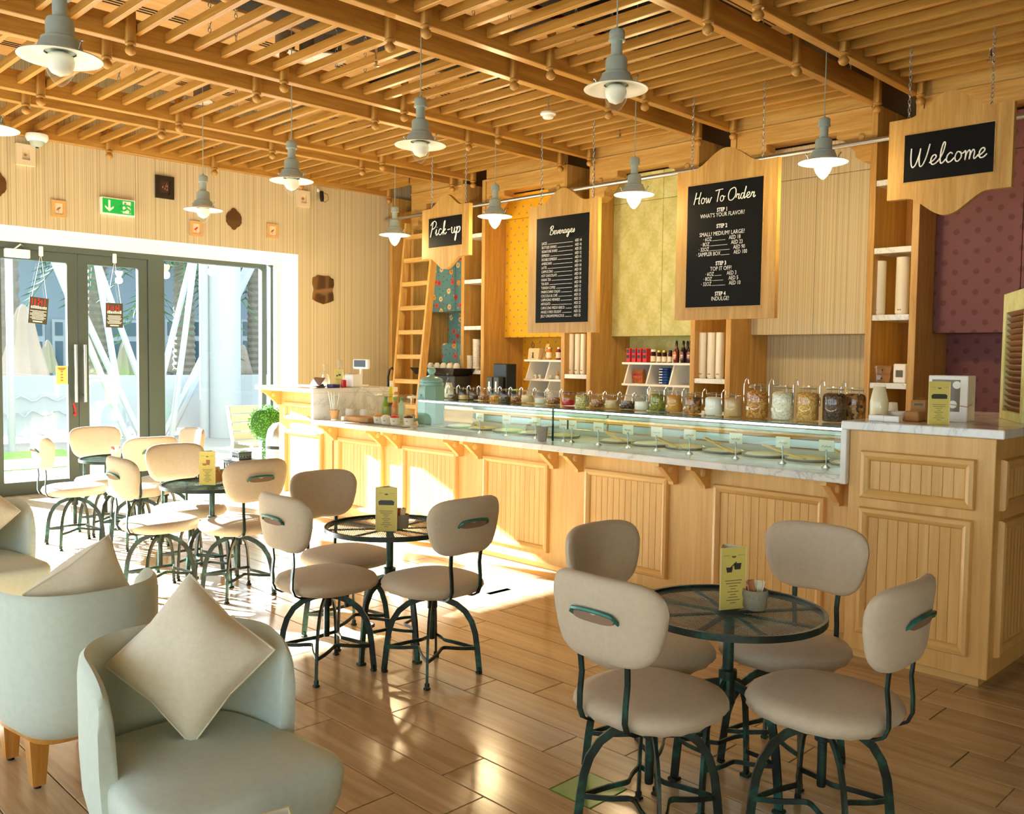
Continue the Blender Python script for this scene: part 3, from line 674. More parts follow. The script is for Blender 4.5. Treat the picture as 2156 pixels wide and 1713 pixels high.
# goods on the green-niche stand
redb = plain('red_tin', srgb(206,30,36), .4)
for k in range(4):
    a = at(1317+11.5*k, 755, 1, 7.20)[0]; t = thing('red_tin', f'red tea tin with dark panel, {ORD[k]} of four from the left', 'tin', (a+.027, 7.24, zt3), 0, 'red tins on the green-niche stand')
    part('body', MB().cbox((-.0255, -.035, 0), (.0255, .035, .137), .003), redb, t)
    w_ = part('dark_panel', MB().box((-.019, -.0362, .04), (.016, -.0352, .127)), plain('tin_panel', srgb(40,26,24), .4) if 'tin_panel' not in MATS else MATS['tin_panel'], t)
    part('band', MB().box((-.019, -.0370, .072), (.016, -.0364, .09)), redb, w_)
def jam(px, r, h, lidc, lab, Y=7.21):
    x = at(px, 755, 1, Y)[0]; t = thing('preserve_jar', lab, 'jar', (x, Y, zt3), 0, 'preserve jars on the green-niche stand')
    part('body', MB().lathe([(r*.95, 0), (r, .008), (r, h*.70), (r*.85, h*.80), (r*.85, h*.84)], n=14), plain('dark_jam', srgb(58,20,12), .15) if 'dark_jam' not in MATS else MATS['dark_jam'], t, 50)
    part('lid', MB().lathe([(r*.9, h*.84), (r*.9, h), (r*.5, h+.002)], n=14), lidc, t, 50)
    part('wrap_label', MB().lathe([(r*1.02, h*.06), (r*1.02, h*.5)], n=14, cap=False), MATS['cream_label'], t, 50)
brass = plain('gold_lid', srgb(196,164,70), .3, .8)
jam(1375.5, .0265, .125, white_g, 'spread jar with a white and red lid next to the red tins'); jam(1388, .0235, .118, brass, 'left of two dark preserve jars with gold lids'); jam(1399, .0245, .118, brass, 'right of two dark preserve jars with gold lids'); jam(1411, .020, .118, black, 'slim black preserve jar beside the syrup bottles', 7.19)
btl = plain('brown_bottle', srgb(86,36,16), .2); dkb = plain('dark_bottle', srgb(34,14,18), .2)
for k, (px, mt, lab) in enumerate(((1424, btl, 'brown squeeze bottle with orange oval label, leftmost of four'), (1438.5, dkb, 'dark squeeze bottle with mauve oval label, second of four'), (1447, dkb, 'dark squeeze bottle half hidden, third of four'), (1453, dkb, 'dark squeeze bottle half behind the pillar'))):
    Y = 7.2 if k != 2 else 7.33; x = at(px, 755, 1, Y)[0]; t = thing('syrup_bottle', lab, 'bottle', (x, Y, zt3), 0, 'dark syrup bottles')
    part('body', MB().lathe([(.026, 0), (.029, .012), (.030, .075), (.026, .12), (.015, .15), (.0115, .16)], n=14), mt, t, 50)
    part('cap', MB().lathe([(.0115, .16), (.0125, .19), (.008, .212)], n=12), dkb, t, 50)
    ov = MB().prism([(.019*math.cos(2*math.pi*i/16), .07+.04*math.sin(2*math.pi*i/16)) for i in range(16)], -.0315, -.028, 'xz')
    part('oval_label', ov, orange if k == 0 else plain('mauve_label', srgb(150,90,96), .5) if 'mauve_label' not in MATS else MATS['mauve_label'], t)
    part('print', MB().box((-.012, -.0325, .064), (.012, -.0317, .076)).box((-.008, -.0325, .05), (.008, -.0317, .057)), MATS['cream_label'], t)
zc3 = zt3-.21+.0005
x = at(1343.5, 790, 1, 7.28)[0]-.0; t = thing('biscuit_pack', 'orange brown bag of sugared biscuits on the green-niche stand', 'snack bag', (x, 7.3, zc3))
part('bag', MB().loops([[(-.058, -.02, 0), (.058, -.02, 0), (.058, .02, 0), (-.058, .02, 0)], [(-.06, -.035, .06), (.06, -.035, .06), (.06, .035, .06), (-.06, .035, .06)], [(-.058, -.02, .14), (.058, -.02, .14), (.058, .02, .14), (-.058, .02, .14)]]), plain('amber_pack', srgb(176,104,44), .35, noise=.3, nscale=30), t)
pk = MB()
for i in range(5): pk.box((-.05+.02*i, -.038, .075), (-.038+.02*i, -.030, .095))
pk.box((-.05, -.038, .045), (.045, -.0315, .056)); part('red_print', pk, redb, t)
blue = plain('blue_wrapper', srgb(22,62,130), .35, noise=.25, nscale=40)
for k in range(6):
    x = at(1398, 790, 1, 7.26)[0]; o = thing('biscuit_roll', f'blue wrapped biscuit pack, {ORD[k]} from the top of the stack', 'snack pack', (x, 7.28, zc3+.0265*(5-k)), 0, 'stack of blue biscuit packs')
    part('wrapper', MB().cbox((-.052, -.04, 0), (.052, .04, .026), .009), blue, o); part('print', MB().box((-.044, -.0415, .008), (-.005, -.0402, .018)), white_ink, o)
# paper cup towers and small goods on the pillar shelves
paper = plain('paper_white', srgb(238,232,214), .7); foil = glass('plastic_film', (.97, .97, .96, 1), 1.3, .2, minr=.03)
def cup_tower(x, Y, z, r, h, lab, grp, n=None):
    t = thing('paper_cup_stack', lab, 'cup stack', (x, Y, z), 0, grp); n = n or int(h/.028); pr = [(r*.80, 0)]
    for i in range(n): zz = h*(i+1)/n; pr += [(r*.985, zz-.012), (r, zz-.008), (r, zz)]
    part('cups', MB().lathe(pr, n=16), paper, t, 30)
    part('sleeve', MB().lathe([(r*1.02, .004), (r*1.04, h*.5), (r*1.02, h), (r*.4, h+.012), (r*.25, h+.045), (.004, h+.04)], n=14, cap=False), foil, t, 60)
    part('cup_mark', MB().prism([(.016*math.cos(math.pi+math.pi*i/8), .045+.014*math.sin(math.pi+math.pi*i/8)) for i in range(9)], -r*.98, -r*.93, 'xz'), kraft, t)
def on(px, Y): return at(px, 700, 1, Y)[0]
z = SHELF[3][2]+.001; cup_tower(at(1850, 600, 1, 7.2)[0], 7.2, z, .056, SHELF[3][1]-.09-z, 'plastic-wrapped paper cup stack, left one on the shelf by the purple cabinet', 'cup stacks'); cup_tower(at(1900, 600, 1, 7.2)[0], 7.2, z, .050, SHELF[3][1]-.07-z, 'plastic-wrapped paper cup stack, right one on the shelf by the purple cabinet', 'cup stacks')
z = SHELF[2][0]+.001
for px, nm in ((1480, 'left'), (1498, 'middle'), (1516, 'right')): cup_tower(at(px, 740, 1, 7.17)[0], 7.17, z, .0385, .42, f'tall white paper cup stack, {nm} of three under the how-to-order board', 'cup stacks')
z = SHELF[1][0]+.001
for px, nm in ((1203, 'left'), (1216, 'middle'), (1228, 'right')): cup_tower(at(px, 740, 1, 7.17)[0], 7.17, z, .0295, .42, f'tall white paper cup stack, {nm} of three under the beverages board', 'cup stacks')
z = SHELF[0][3]+.001; clearp = plain('clear_plastic', srgb(226,222,210), .3)
for px, h, nm in ((988, .17, 'short clear plastic cup stack on the shelf beside the ladder pillar'), (1003, .36, 'tall clear plastic cup stack on the shelf beside the ladder pillar')):
    x = at(px, 770, 1, 7.17)[0]; t = thing('plastic_cup_stack', nm, 'cup stack', (x, 7.17, z)); pr = [(.035, 0)]
    for i in range(int(h/.02)): pr += [(.046, .02*i+.014), (.043, .02*i+.02)]
    part('cups', MB().lathe(pr, n=14), clearp, t, 30); part('rim', MB().lathe([(.047, h-.01), (.047, h)], n=14), clearp, t, 30)
z = SHELF[3][3]+.001
x = at(1862, 790, 1, 7.25)[0]
for k, lab in ((0, 'lower kraft takeaway tub on the shelf by the purple cabinet'), (1, 'upper kraft takeaway tub on the shelf by the purple cabinet')):
    t = thing('takeaway_tub', lab, 'food box', (x+.006*k, 7.25, z+.068*k), 0, 'stacked kraft tubs')
    part('tub', MB().loops([[(-.06, -.05, 0), (.06, -.05, 0), (.06, .05, 0), (-.06, .05, 0)], [(-.075, -.06, .055), (.075, -.06, .055), (.075, .06, .055), (-.075, .06, .055)], [(-.065, -.05, .066), (.065, -.05, .066), (.065, .05, .066), (-.065, .05, .066)]]), kraft, t)
    part('cup_mark', MB().lathe([(.008, -.0605), (.008, -.058)], (0, 0, .032), 8, axis='y'), black, t)
x = at(1898, 780, 1, 7.2)[0]; t = thing('napkin_dispenser', 'white napkin dispenser on the shelf by the purple cabinet', 'dispenser', (x, 7.22, z))
part('case', MB().cbox((-.05, -.06, 0), (.05, .06, .15), .008), white_g, t); part('window', MB().box((-.028, -.0615, .045), (.028, -.0605, .10)), grey_c, t)
# items in the ladder niche
x = at(945, 770, 1, 7.0)[0]; t = thing('espresso_machine', 'black espresso machine top with white cups in the ladder niche', 'coffee machine', (x, 6.95, .9))
part('body', MB().cbox((-.33, -.15, 0), (.33, .10, .34), .01), gb, t); part('cup_tray', MB().loops([[(-.34, -.18, .341), (.34, -.18, .341), (.34, .11, .341), (-.34, .11, .341)], [(-.40, -.22, .42), (.40, -.22, .42), (.40, .11, .42), (-.40, .11, .42)]]), black, t)
for k in range(6):
    o = thing('espresso_cup', f'white cup on the espresso machine, {ORD[k]} from the left', 'cup', (x-.30+.115*k, 6.88, 1.3215), 0, 'cups on the espresso machine')
    part('bowl', MB().lathe([(.042, 0), (.04, .03), (.026, .055), (.02, .06)], n=12), china, o, 50)
t = thing('black_tote', 'black bag with a loop handle hanging by the ladder foot', 'bag', (at(820, 830, 1, 6.7)[0], 6.7, .9))
part('body', MB().loops([[(-.13, -.05, 0), (.13, -.05, 0), (.13, .05, 0), (-.13, .05, 0)], [(-.14, -.05, .10), (.14, -.05, .10), (.14, .05, .10), (-.14, .05, .10)], [(-.06, -.03, .18), (.10, -.03, .18), (.10, .03, .18), (-.06, .03, .18)]]), black, t)
part('loop', MB().tube([(-.03, 0, .17), (-.03, 0, .30), (.0, 0, .385), (.05, 0, .41), (.10, 0, .37), (.115, 0, .28), (.10, 0, .17)], .014, 8), black, t, 40)
# ------------------------------------------------------------------ service counter
YF, YS0 = 4.47, 4.25
def frame_panel(parent, x0, x1, z0, z1, y, name='panel', nb=None, side=None, group=True):
    """raised moulding frame with tongue-and-groove boards; side=None: face towards -y; side='x': face towards +x at x=y, x0/x1 are y values"""
    w, pr = .045, .030
    def tr(m):
        if side is None: return m
        m.v = [(y+(y-b), a, c) for a, b, c in m.v]; m.f = [tuple(reversed(f)) for f in m.f]; return m
    fr = part(name, tr(MB().box((x0+w*.5, y-.004, z0+w*.5), (x1-w*.5, y-.0005, z1-w*.5))), cnt_z, parent, world=True)
    o = [(x0, z0), (x1, z0), (x1, z1), (x0, z1)]; i_ = [(x0+w, z0+w), (x1-w, z0+w), (x1-w, z1-w), (x0+w, z1-w)]; mi = [(x0+w*.5, z0+w*.5), (x1-w*.5, z0+w*.5), (x1-w*.5, z1-w*.5), (x0+w*.5, z1-w*.5)]
    q1 = [(x0+w*.12, z0+w*.12), (x1-w*.12, z0+w*.12), (x1-w*.12, z1-w*.12), (x0+w*.12, z1-w*.12)]; q2 = [(x0+w*.85, z0+w*.85), (x1-w*.85, z0+w*.85), (x1-w*.85, z1-w*.85), (x0+w*.85, z1-w*.85)]
    for k in range(4):
        j = (k+1) % 4; rings = []
        for c in (k, j): rings.append([(o[c][0], y-.0005, o[c][1]), (o[c][0], y-pr*.5, o[c][1]), (q1[c][0], y-pr*.85, q1[c][1]), (mi[c][0], y-pr, mi[c][1]), (q2[c][0], y-pr*.7, q2[c][1]), (i_[c][0], y-pr*.35, i_[c][1]), (i_[c][0], y-.0005, i_[c][1])])
        part('moulding', tr(MB().loops(rings)), (cnt_x if k % 2 == 0 else cnt_z) if side is None else cnt_z, fr, 35, world=True)
    n = nb or max(3, round((x1-x0-2*w)/.0475)); bw = (x1-x0-2*w)/n
    for k in range(n):
        a = x0+w+bw*k
        part('board', tr(MB().cbox((a+.0008, y-.0085, z0+w), (a+bw-.0008, y-.004, z1-w), .0013)), cnt_z, fr, world=True)
    return fr
def bracket_mesh():
    poly = [(0, 0), (-.20, 0), (-.20, -.022), (-.165, -.03), (-.055, -.122), (-.05, -.14), (0, -.14)]
    m = MB().prism(poly, -.018, .018, 'yz')
    return m.mesh('bracket', cnt_y)
BRK = bracket_mesh(); BTN = MB().lathe([(.024, 0), (.024, .010), (.018, .016), (.002, .018)], n=16, axis='x').mesh('button', cnt_z, 50)
def bracket(parent, x, z=.8545, y=YF):
    o = bpy.data.objects.new('bracket', BRK); o.location = (x-parent.location.x, y-.0005-parent.location.y, z-parent.location.z); link(o, parent)
    b = bpy.data.objects.new('button', BTN); b.location = (.018, -.085, -.045); link(b, o)
lr = thing('service_counter', 'long low oak service counter with panelled front', 'counter', (-4.35, 4.8, 0))
part('body', MB().cbox((-6.74, YF, .05), (-1.972, 5.12, .852), .003), cnt_z, lr, world=True)
part('plinth', MB().box((-6.74, YF+.05, 0), (-1.98, 5.06, .0495)), cnt_x, lr, world=True)
for a, b in ((-6.65, -6.0), (-5.74, -5.08), (-4.79, -4.14), (-3.82, -3.165), (-2.85, -2.176)): frame_panel(lr, a, b, .13, .745, YF)
for x in (-2.10, -2.90, -3.12, -3.865, -4.085, -4.825, -5.04, -5.77, -5.995, -6.685): bracket(lr, x)
wt = single('marble_worktop', MB().cbox((-6.72, YS0, .8555), (-2.003, 4.535, .895), .004).cbox((-6.72, 4.536, .8555), (-5.57, 5.12, .895), .004), marble, 'long white marble worktop with overhang on the low counter', 'worktop')
rb = thing('counter_block', 'tall oak end block of the counter below the welcome sign', 'counter', (-1.63, 4.9, 0))
part('body', MB().cbox((-1.968, 4.27, .05), (-1.31, 5.75, 1.122), .003), cnt_z, rb, world=True)
part('plinth', MB().box((-1.968, 4.32, 0), (-1.36, 5.70, .0495)), cnt_x, rb, world=True)
frame_panel(rb, -1.905, -1.385, .80, 1.027, 4.27, 'drawer_front'); frame_panel(rb, -1.905, -1.39, .14, .755, 4.27)
frame_panel(rb, 4.34, 4.98, .80, 1.027, -1.31, 'drawer_front', side='x'); frame_panel(rb, 4.34, 4.98, .14, .755, -1.31, side='x'); frame_panel(rb, 5.06, 5.70, .14, .755, -1.31, side='x'); frame_panel(rb, 5.06, 5.70, .80, 1.027, -1.31, 'drawer_front', side='x')
single('marble_countertop', MB().cbox((-2.002, 4.24, 1.1245), (-1.27, 5.78, 1.165), .004).cbox((-2.002, 4.24, .8555), (-1.971, 4.66, 1.124), .003), marble, 'white marble top with waterfall edge on the tall end block', 'worktop')
lb = thing('till_counter', 'tall oak till counter at the window end', 'counter', (-7.2, 4.85, 0))
part('body', MB().cbox((-7.66, YF, .05), (-6.76, 5.12, 1.122), .003), cnt_z, lb, world=True)
part('plinth', MB().box((-7.62, YF+.05, 0), (-6.76, 5.06, .0495)), cnt_x, lb, world=True)
frame_panel(lb, -7.54, -6.90, .85, 1.015, YF, 'drawer_front'); frame_panel(lb, -7.54, -6.90, .13, .755, YF)
bracket(lb, -7.635, 1.1235)
single('marble_till_worktop', MB().cbox((-7.72, YS0, 1.1245), (-6.721, 5.16, 1.165), .004).cbox((-6.755, YS0, .8555), (-6.7205, 5.12, 1.124), .003), marble, 'white marble top with side slab on the till counter', 'worktop')
# ------------------------------------------------------------------ glass display case
XL, XR, XM = -5.565, -2.004, -4.118; YG, YGB, ZG = 4.462, 5.06, 1.112
dc = thing('display_case', 'long glass ice cream display case on the low counter', 'display case', ((XL+XR)/2, 4.76, .896))
for a, b in ((XL+.01, XM-.006), (XM+.006, XR-.004)):
    part('front_glass', MB().box((a, YG, .8965), (b, YG+.007, ZG-.001)), case_gl, dc, world=True)
    g = part('top_glass', MB().box((a, YG-.004, ZG), (b, YGB, ZG+.008)), case_gl, dc, world=True)
    part('glass_edge', MB().box((a, YG-.0065, ZG), (b, YG-.0045, ZG+.008)), edge_gl, g, world=True)
    part('light_bar', MB().cbox((a, YG+.010, ZG-.014), (b, YG+.026, ZG-.002), .003), led, dc, world=True, label='white light bar under the top glass')
    part('rear_rail', MB().cbox((a, YGB-.02, 1.02), (b, YGB+.01, 1.05), .004).cbox((a, YGB-.02, .93), (b, YGB+.01, .985), .004), steel, dc, world=True)
    part('rear_glass', MB().box((a, YGB-.004, .985), (b, YGB+.002, 1.02)), case_gl, dc, world=True)
part('end_glass', MB().box((XL, YG, .8965), (XL+.008, YGB, ZG+.006)), case_gl, dc, world=True)
part('divider_glass', MB().box((XM-.004, YG+.008, .8965), (XM+.004, YGB-.03, ZG-.001)), case_gl, dc, world=True)
part('divider_edge', MB().box((XM-.0055, YG-.002, .8965), (XM+.0055, YG+.007, ZG+.004)), edge_gl, dc, world=True)
pw = plain('tray_white', srgb(236,234,222), .3)
part('well_tray', MB().cbox((XL+.012, 4.537, .853), (XR-.006, YGB-.025, .893), .004), pw, dc, world=True)
part('well_back', MB().cbox((XL+.012, YGB-.024, .853), (XR-.006, YGB+.012, .925), .004), pw, dc, world=True)
cream = plain('ice_cream', srgb(244,238,214), .5, noise=.05, bump=.3)
flav = [cream, plain('ice_vanilla', srgb(240,228,180), .5, bump=.3, noise=.05), plain('ice_pale', srgb(246,244,234), .5, bump=.3, noise=.03)]
wood_s = wood('pale_wood', srgb(214,176,110), srgb(230,196,134), srgb(240,212,158), axis=0)
NP = 12
for k in range(NP):
    x = -2.17-.272*k if k < 7 else -4.30-.272*(k-7); rw = 'near' if k % 2 == 0 else 'far'
    t = thing('ice_cream_tub', f'round ice cream tub in the case, {ORD[k]} from the tall block', 'ice cream tub', (x, 4.765, .8935), 0, 'ice cream tubs in the display case')
    part('tub', MB().lathe([(.118, 0), (.128, .012), (.128, .016), (.12, .016), (.115, .010)], n=28), steel, t, 50)
    part('ice_cream', MB().lathe([(.114, .0105), (.10, .020), (.06, .026), (.003, .029)], n=24), flav[k % 3], t, 60)
for k, (xa, ya, xb, yb) in enumerate(((-3.92, 4.74, -3.62, 4.60), (-3.45, 4.66, -3.16, 4.55), (-3.10, 4.74, -2.78, 4.56), (-2.66, 4.66, -2.35, 4.56), (-2.31, 4.78, -2.06, 4.60), (-4.55, 4.74, -4.28, 4.60), (-5.2, 4.72, -4.95, 4.60))):
    d = Vector((xb-xa, yb-ya, -.03)).normalized()
    t = thing('wooden_spatula', f'pale wooden spatula lying in the ice cream, {ORD[k]}' + (' of the right case from its divider' if k < 5 else ' in the left case'), 'spatula', (xb, yb, .924), math.atan2(ya-yb, xa-xb), 'wooden spatulas')
    L = math.hypot(xa-xb, ya-yb)
    part('stick', MB().tube([(0, 0, 0), (L*.33, 0, .012), (L, 0, .05)], 0, sec=(.022, .009), up=(0, 1, 0)), wood_s, t)
    part('blade', MB().tube([(0, 0, 0), (L*.3, 0, .010)], 0, sec=(.034, .005), up=(0, 1, 0)), wood_s, t)
SG = [(-4.88, 4.53), (-4.60, 4.53), (-4.31, 4.53), (-4.05, 4.53), (-3.98, 4.53), (-3.75, 4.53), (-3.51, 4.53), (-3.29, 4.53), (-3.05, 4.53), (-2.74, 4.53), (-2.45, 4.53), (-2.2, 4.53)]
for k, (x, y) in enumerate(SG):
    y = 4.50
    t = thing('flavour_sign', f'small white flavour card on a wire stand, {ORD[len(SG)-1-k]} from the tall block', 'sign', (x, y, .8955), 0, 'flavour cards in the case')
    part('stand', MB().lathe([(.024, 0), (.018, .006), (.005, .016), (.003, .02), (.003, .075)], n=10), steel, t, 40)
    part('clip', MB().tube([(0, -.003, .07), (.004, -.004, .095), (-.004, -.004, .095), (0, -.003, .07)], .0025, 5), steel, t, 40)
    c = part('card', MB().box((-.042, -.001, .085), (.042, .001, .145)), paper, t)
    ink = MB(); rr = random.Random(k); xx = -.028
    pts = [(-.026+.0065*i, -.0016, .112+.006*math.sin(i*2.3+k)*rr.uniform(.5, 1.2)) for i in range(9)]
    part('handwriting', ink.tube(pts, .0011, 4), grey_ink, c)
t = thing('metal_pail', 'small steel pail on the marble at the case divider', 'pail', (-4.16, 4.405, .8955))
part('pail', MB().lathe([(.030, 0), (.031, .004), (.041, .098), (.043, .10), (.040, .10), (.030, .006)], n=18), steel, t, 50)
part('bail_handle', MB().tube([(.040*math.cos(a), .040*math.sin(a)*-1, .085-.035*math.sin(a)) for a in [math.pi*i/10 for i in range(11)]], .002, 5), steel, t, 50)
# ------------------------------------------------------------------ jars on the case
def jar(px, py, r, h, fill, cont, name_, lab, lid='glass', Yline=None):
    p = fl(px, py, ZG+.0085); s_ = .995
    t = thing('glass_jar', lab, 'jar', (p[0], p[1], ZG+.0085), -.75, 'clip-top jars on the display case')
    part('body', MB().lathe([(r*.9, 0), (r, .006), (r, h*.70), (r*.93, h*.78), (r*.74, h*.85), (r*.74, h*.90)], n=18, cap=False), clear, t, 50)
    part('contents', MB().lathe([(r*.86, .004), (r*.95, .010), (r*.95, h*fill*.8), (r*.5, h*fill*.86), (r*.003, h*fill*.83)] if fill < .8 else [(r*.86, .004), (r*.95, .010), (r*.95, h*.69), (r*.86, h*.76), (r*.6, h*.80), (r*.003, h*.79)], n=16), cont, t, 45)
    part('lid', MB().lathe([(r*.78, h*.905), (r*.80, h*.92), (r*.80, h*.955), (r*.6, h*.985), (.003, h)], n=18), clear if lid == 'glass' else lid, t, 50)
    part('seal_ring', MB().lathe([(r*.765, h*.885), (r*.80, h*.893), (r*.765, h*.901)], n=18, cap=False), steel, t, 60)
    part('wire_clasp', MB().tube([(r*.80, 0, h*.80), (r*.98, 0, h*.78), (r*1.02, 0, h*.90), (r*.86, 0, h*.98)], .0022, 5).tube([(-r*.80, 0, h*.80), (-r*.98, 0, h*.86), (-r*.86, 0, h*.97)], .0022, 5), steel, t, 40)
    if 'tag' in name_:
        a0 = -math.pi/2+.15; ww = .55
        q = [[(r*1.012*math.cos(a0+ww*(i/5-.5)), r*1.012*math.sin(a0+ww*(i/5-.5)), z) for i in range(6)] for z in (h*.24, h*.34)]
        part('name_tag', MB().loops(q, cap=False, closed=False), paper, t)
    return p
def spoon(p, r, h, lab):
    a = math.radians(-150); c, s_ = math.cos(a), math.sin(a); R_ = r*1.0+.012
    t = thing('metal_spoon', lab, 'spoon', (p[0]+R_*c, p[1]+R_*s_, ZG+.0085+h*.42), a+math.pi/2, 'spoons hanging on the jars')
    part('bowl', MB().lathe_sq([(.0155*math.sin(math.pi*k/6), -.026*math.cos(math.pi*k/6)) for k in range(7)], (0, 0, .026), 12, (1, .35, 1)), chrome, t, 60)
    H = h*.72
    part('stem', MB().tube([(0, 0, .05), (0, 0, .05+(H-.05)*.6), (0, .004, H-.012), (0, .012, H), (0, .022, H-.006), (0, .024, H-.03)], .0034, 6), chrome, t, 40)
def crumbs(name, a, b, sc=60): 
    t = NT(name); v = t.n('ShaderNodeTexVoronoi'); v.inputs['Scale'].default_value = sc; t.l(t.coord(), v.inputs['Vector'])
    cs = t.sepx(v.outputs['Color']); t.l(t.ramp(cs[0], [(.15, a), (.85, b)]), t.b.inputs['Base Color']); t.b.inputs['Roughness'].default_value = .55
    t.bump(v.outputs['Distance'], .8, .004); return t.m
c_dark = crumbs('choc_bits', srgb(38,20,14), srgb(110,70,44), 110); c_gran = crumbs('granola', srgb(150,84,26), srgb(220,160,70), 120); c_corn = crumbs('corn_flakes', srgb(190,130,50), srgb(232,186,100), 120)
c_white = crumbs('white_flakes', srgb(214,206,176), srgb(244,240,222), 110); c_green = crumbs('pistachio', srgb(92,104,20), srgb(176,176,60), 160); c_pow = plain('white_powder', srgb(240,238,228), .7); c_tan = plain('tan_powder', srgb(206,172,118), .7, noise=.08); c_yel = plain('amber_crumb', srgb(206,146,52), .7, noise=.12, nscale=80)
c_nut = crumbs('mixed_nuts', srgb(60,28,12), srgb(190,130,60), 60); c_mix = crumbs('rainbow_sweets', srgb(220,60,30), srgb(236,210,40), 90); c_red = plain('red_sweets', srgb(196,24,40), .4); c_bei = plain('biscuit_crumb', srgb(222,188,138), .7, noise=.08, nscale=90); c_brn = crumbs('brown_crunch', srgb(96,52,20), srgb(206,130,50), 100); c_ls = crumbs('seed_mix', srgb(150,140,60), srgb(226,214,140), 130)
lime = plain('lime_lid', srgb(150,196,30), .4); plum = plain('plum_lid', srgb(96,40,84), .4)
z2 = lambda x, y: (900+x/4.146, 700+y/4.146)
z3 = lambda x, y: (1380+x/4.146, 680+y/4.146)
JS = [(z2(222, 584), .038, .098, .45, c_dark, 'dark chocolate bits', ''), (z2(312, 585), .040, .098, .45, c_bei, 'pale biscuit pieces', ''), (z2(402, 588), .040, .098, .45, c_dark, 'black cookie crumbs', ''), (z2(492, 592), .042, .098, .45, c_brn, 'brown crunch', 't'),
      (z2(586, 595), .042, .098, .5, c_mix, 'rainbow coloured sweets', 't'), (z2(684, 601), .048, .098, .5, c_dark, 'chocolate chips with a white tag', 't'), (z2(778, 607), .048, .098, .5, c_brn, 'brown pieces under a lime green seal', 'L'), (z2(874, 613), .049, .10, .7, c_bei, 'fine biscuit crumbs', 't'),
      (z2(992, 619), .049, .10, .45, c_pow, 'cream coloured powder', ''), (z2(1102, 628), .049, .10, .62, c_brn, 'orange brown crunch with a white tag', 't'), (z2(1228, 637), .049, .10, .52, c_red, 'red sweets under a plum seal', 'P'), (z2(1352, 650), .050, .105, .9, c_ls, 'green and cream seeds', ''),
      (z2(1482, 655), .050, .10, .66, c_brn, 'caramel nibs', 't'), (z2(1612, 663), .050, .10, .66, c_tan, 'pinkish tan crumbs', 't'), (z2(1742, 669), .050, .10, .66, c_dark, 'dark brown nibs', 't'), (z2(1872, 678), .050, .10, .70, c_pow, 'white powder, the smaller jar', ''),
      (z2(2008, 684), .054, .138, .88, c_green, 'chopped green pistachios', 't'), (z3(166, 778), .054, .138, .9, c_yel, 'amber yellow crumbs', 't'), (z3(326, 790), .054, .136, .9, c_nut, 'mixed whole nuts', 't'), (z3(507, 803), .055, .138, .9, c_pow, 'white powder, the taller jar', 't'), (z3(677, 813), .055, .138, .9, c_tan, 'tan powder', ''),
      (z3(886, 828), .063, .200, .93, c_gran, 'orange granola, big jar', 't'), (z3(1107, 843), .063, .200, .93, c_white, 'white flakes, big jar', 't'), (z3(1322, 853), .063, .200, .93, c_corn, 'golden corn flakes, big jar', ''), (z3(1557, 864), .064, .200, .93, c_dark, 'dark chocolate flakes, big jar', ''), (z3(1735, 862), .060, .195, .9, c_nut, 'dark brown clusters, big jar behind the cream carafe', '')]
for k, (pp, r, h, fill, cont, nm, tg) in enumerate(JS):
    side = 'small' if k < 16 else ('medium' if k < 21 else 'large')
    p = jar(*pp, r, h, fill, cont, 'tag' if tg == 't' else '', f'{side} clip-top glass jar of {nm}'.replace(', big jar', '').replace(', the smaller jar', ' left of the pistachio jar').replace(', the taller jar', ' right of the mixed nuts'), lime if tg == 'L' else plum if tg == 'P' else 'glass')
    if k != 11: spoon(p, r, h, f'metal spoon hooked on the jar of {nm}'.replace(', big jar', '').replace(', the smaller jar', ' left of the pistachio jar').replace(', the taller jar', ' right of the mixed nuts'))
# ------------------------------------------------------------------ carafes and drink dispenser
def carafe(x, y, z, h, r, lab, fillm=milk, fill=.62):
    t = thing('glass_carafe', lab, 'carafe', (x, y, z), 0, 'glass carafes'); pr = [(r*.86, 0), (r, .008), (r*1.0, h*.34), (r*.72, h*.56), (r*.46, h*.72), (r*.44, h*.82), (r*.60, h*1.0)]
    part('glass', MB().lathe(pr, n=18, cap=False), clear, t, 60)
    part('milk', MB().lathe([(r*.84, .004), (r*.95, .012), (r*.95, h*.34), (r*.68, h*.55), (r*.60, h*fill), (.002, h*fill)], n=16), fillm, t, 60)
    part('rim', MB().lathe([(r*.58, h*.99), (r*.62, h*1.0), (r*.58, h*1.01)], n=18, cap=False), clear, t, 60)
carafe(-1.93, 4.50, 1.1655, .265, .046, 'glass carafe of cream at the corner of the tall end block')
p = fl(941, 838, ZG+.0085); carafe(p[0], p[1]+.02, ZG+.0085, .20, .038, 'glass carafe of cream beside the blue-green dispenser')
carafe(-7.10, 4.62, 1.1655, .20, .040, 'left glass carafe in sunlight on the till counter', milk, .5); carafe(-7.22, 4.86, 1.1655, .24, .042, 'right glass carafe of cream on the till counter', milk, .55)
t = thing('drink_dispenser', 'large frosted blue-green glass drink dispenser with knob lid', 'dispenser', (-5.80, 4.80, .8955)); H = .47
oct_ = lambda r, z: [(r*math.cos(math.pi/8+math.pi/4*i), r*math.sin(math.pi/8+math.pi/4*i), z) for i in range(8)]
aq = plain('frosted_aqua', srgb(150,204,198), .25); aq.node_tree.nodes['Principled BSDF'].inputs['Transmission Weight'].default_value = .35
part('vessel', MB().loops([oct_(.105, 0), oct_(.114, .01), oct_(.114, .285), oct_(.10, .315), oct_(.082, .325), oct_(.082, .345)]), aq, t, 30)
part('lid', MB().lathe([(.094, .346), (.096, .356), (.085, .375), (.05, .392), (.026, .40), (.022, .412), (.034, .43), (.036, .445), (.028, .462), (.004, .47)], n=20), aq, t, 50)
part('collar', MB().lathe([(.098, .318), (.101, .33), (.098, .344)], n=20), aq, t, 50)
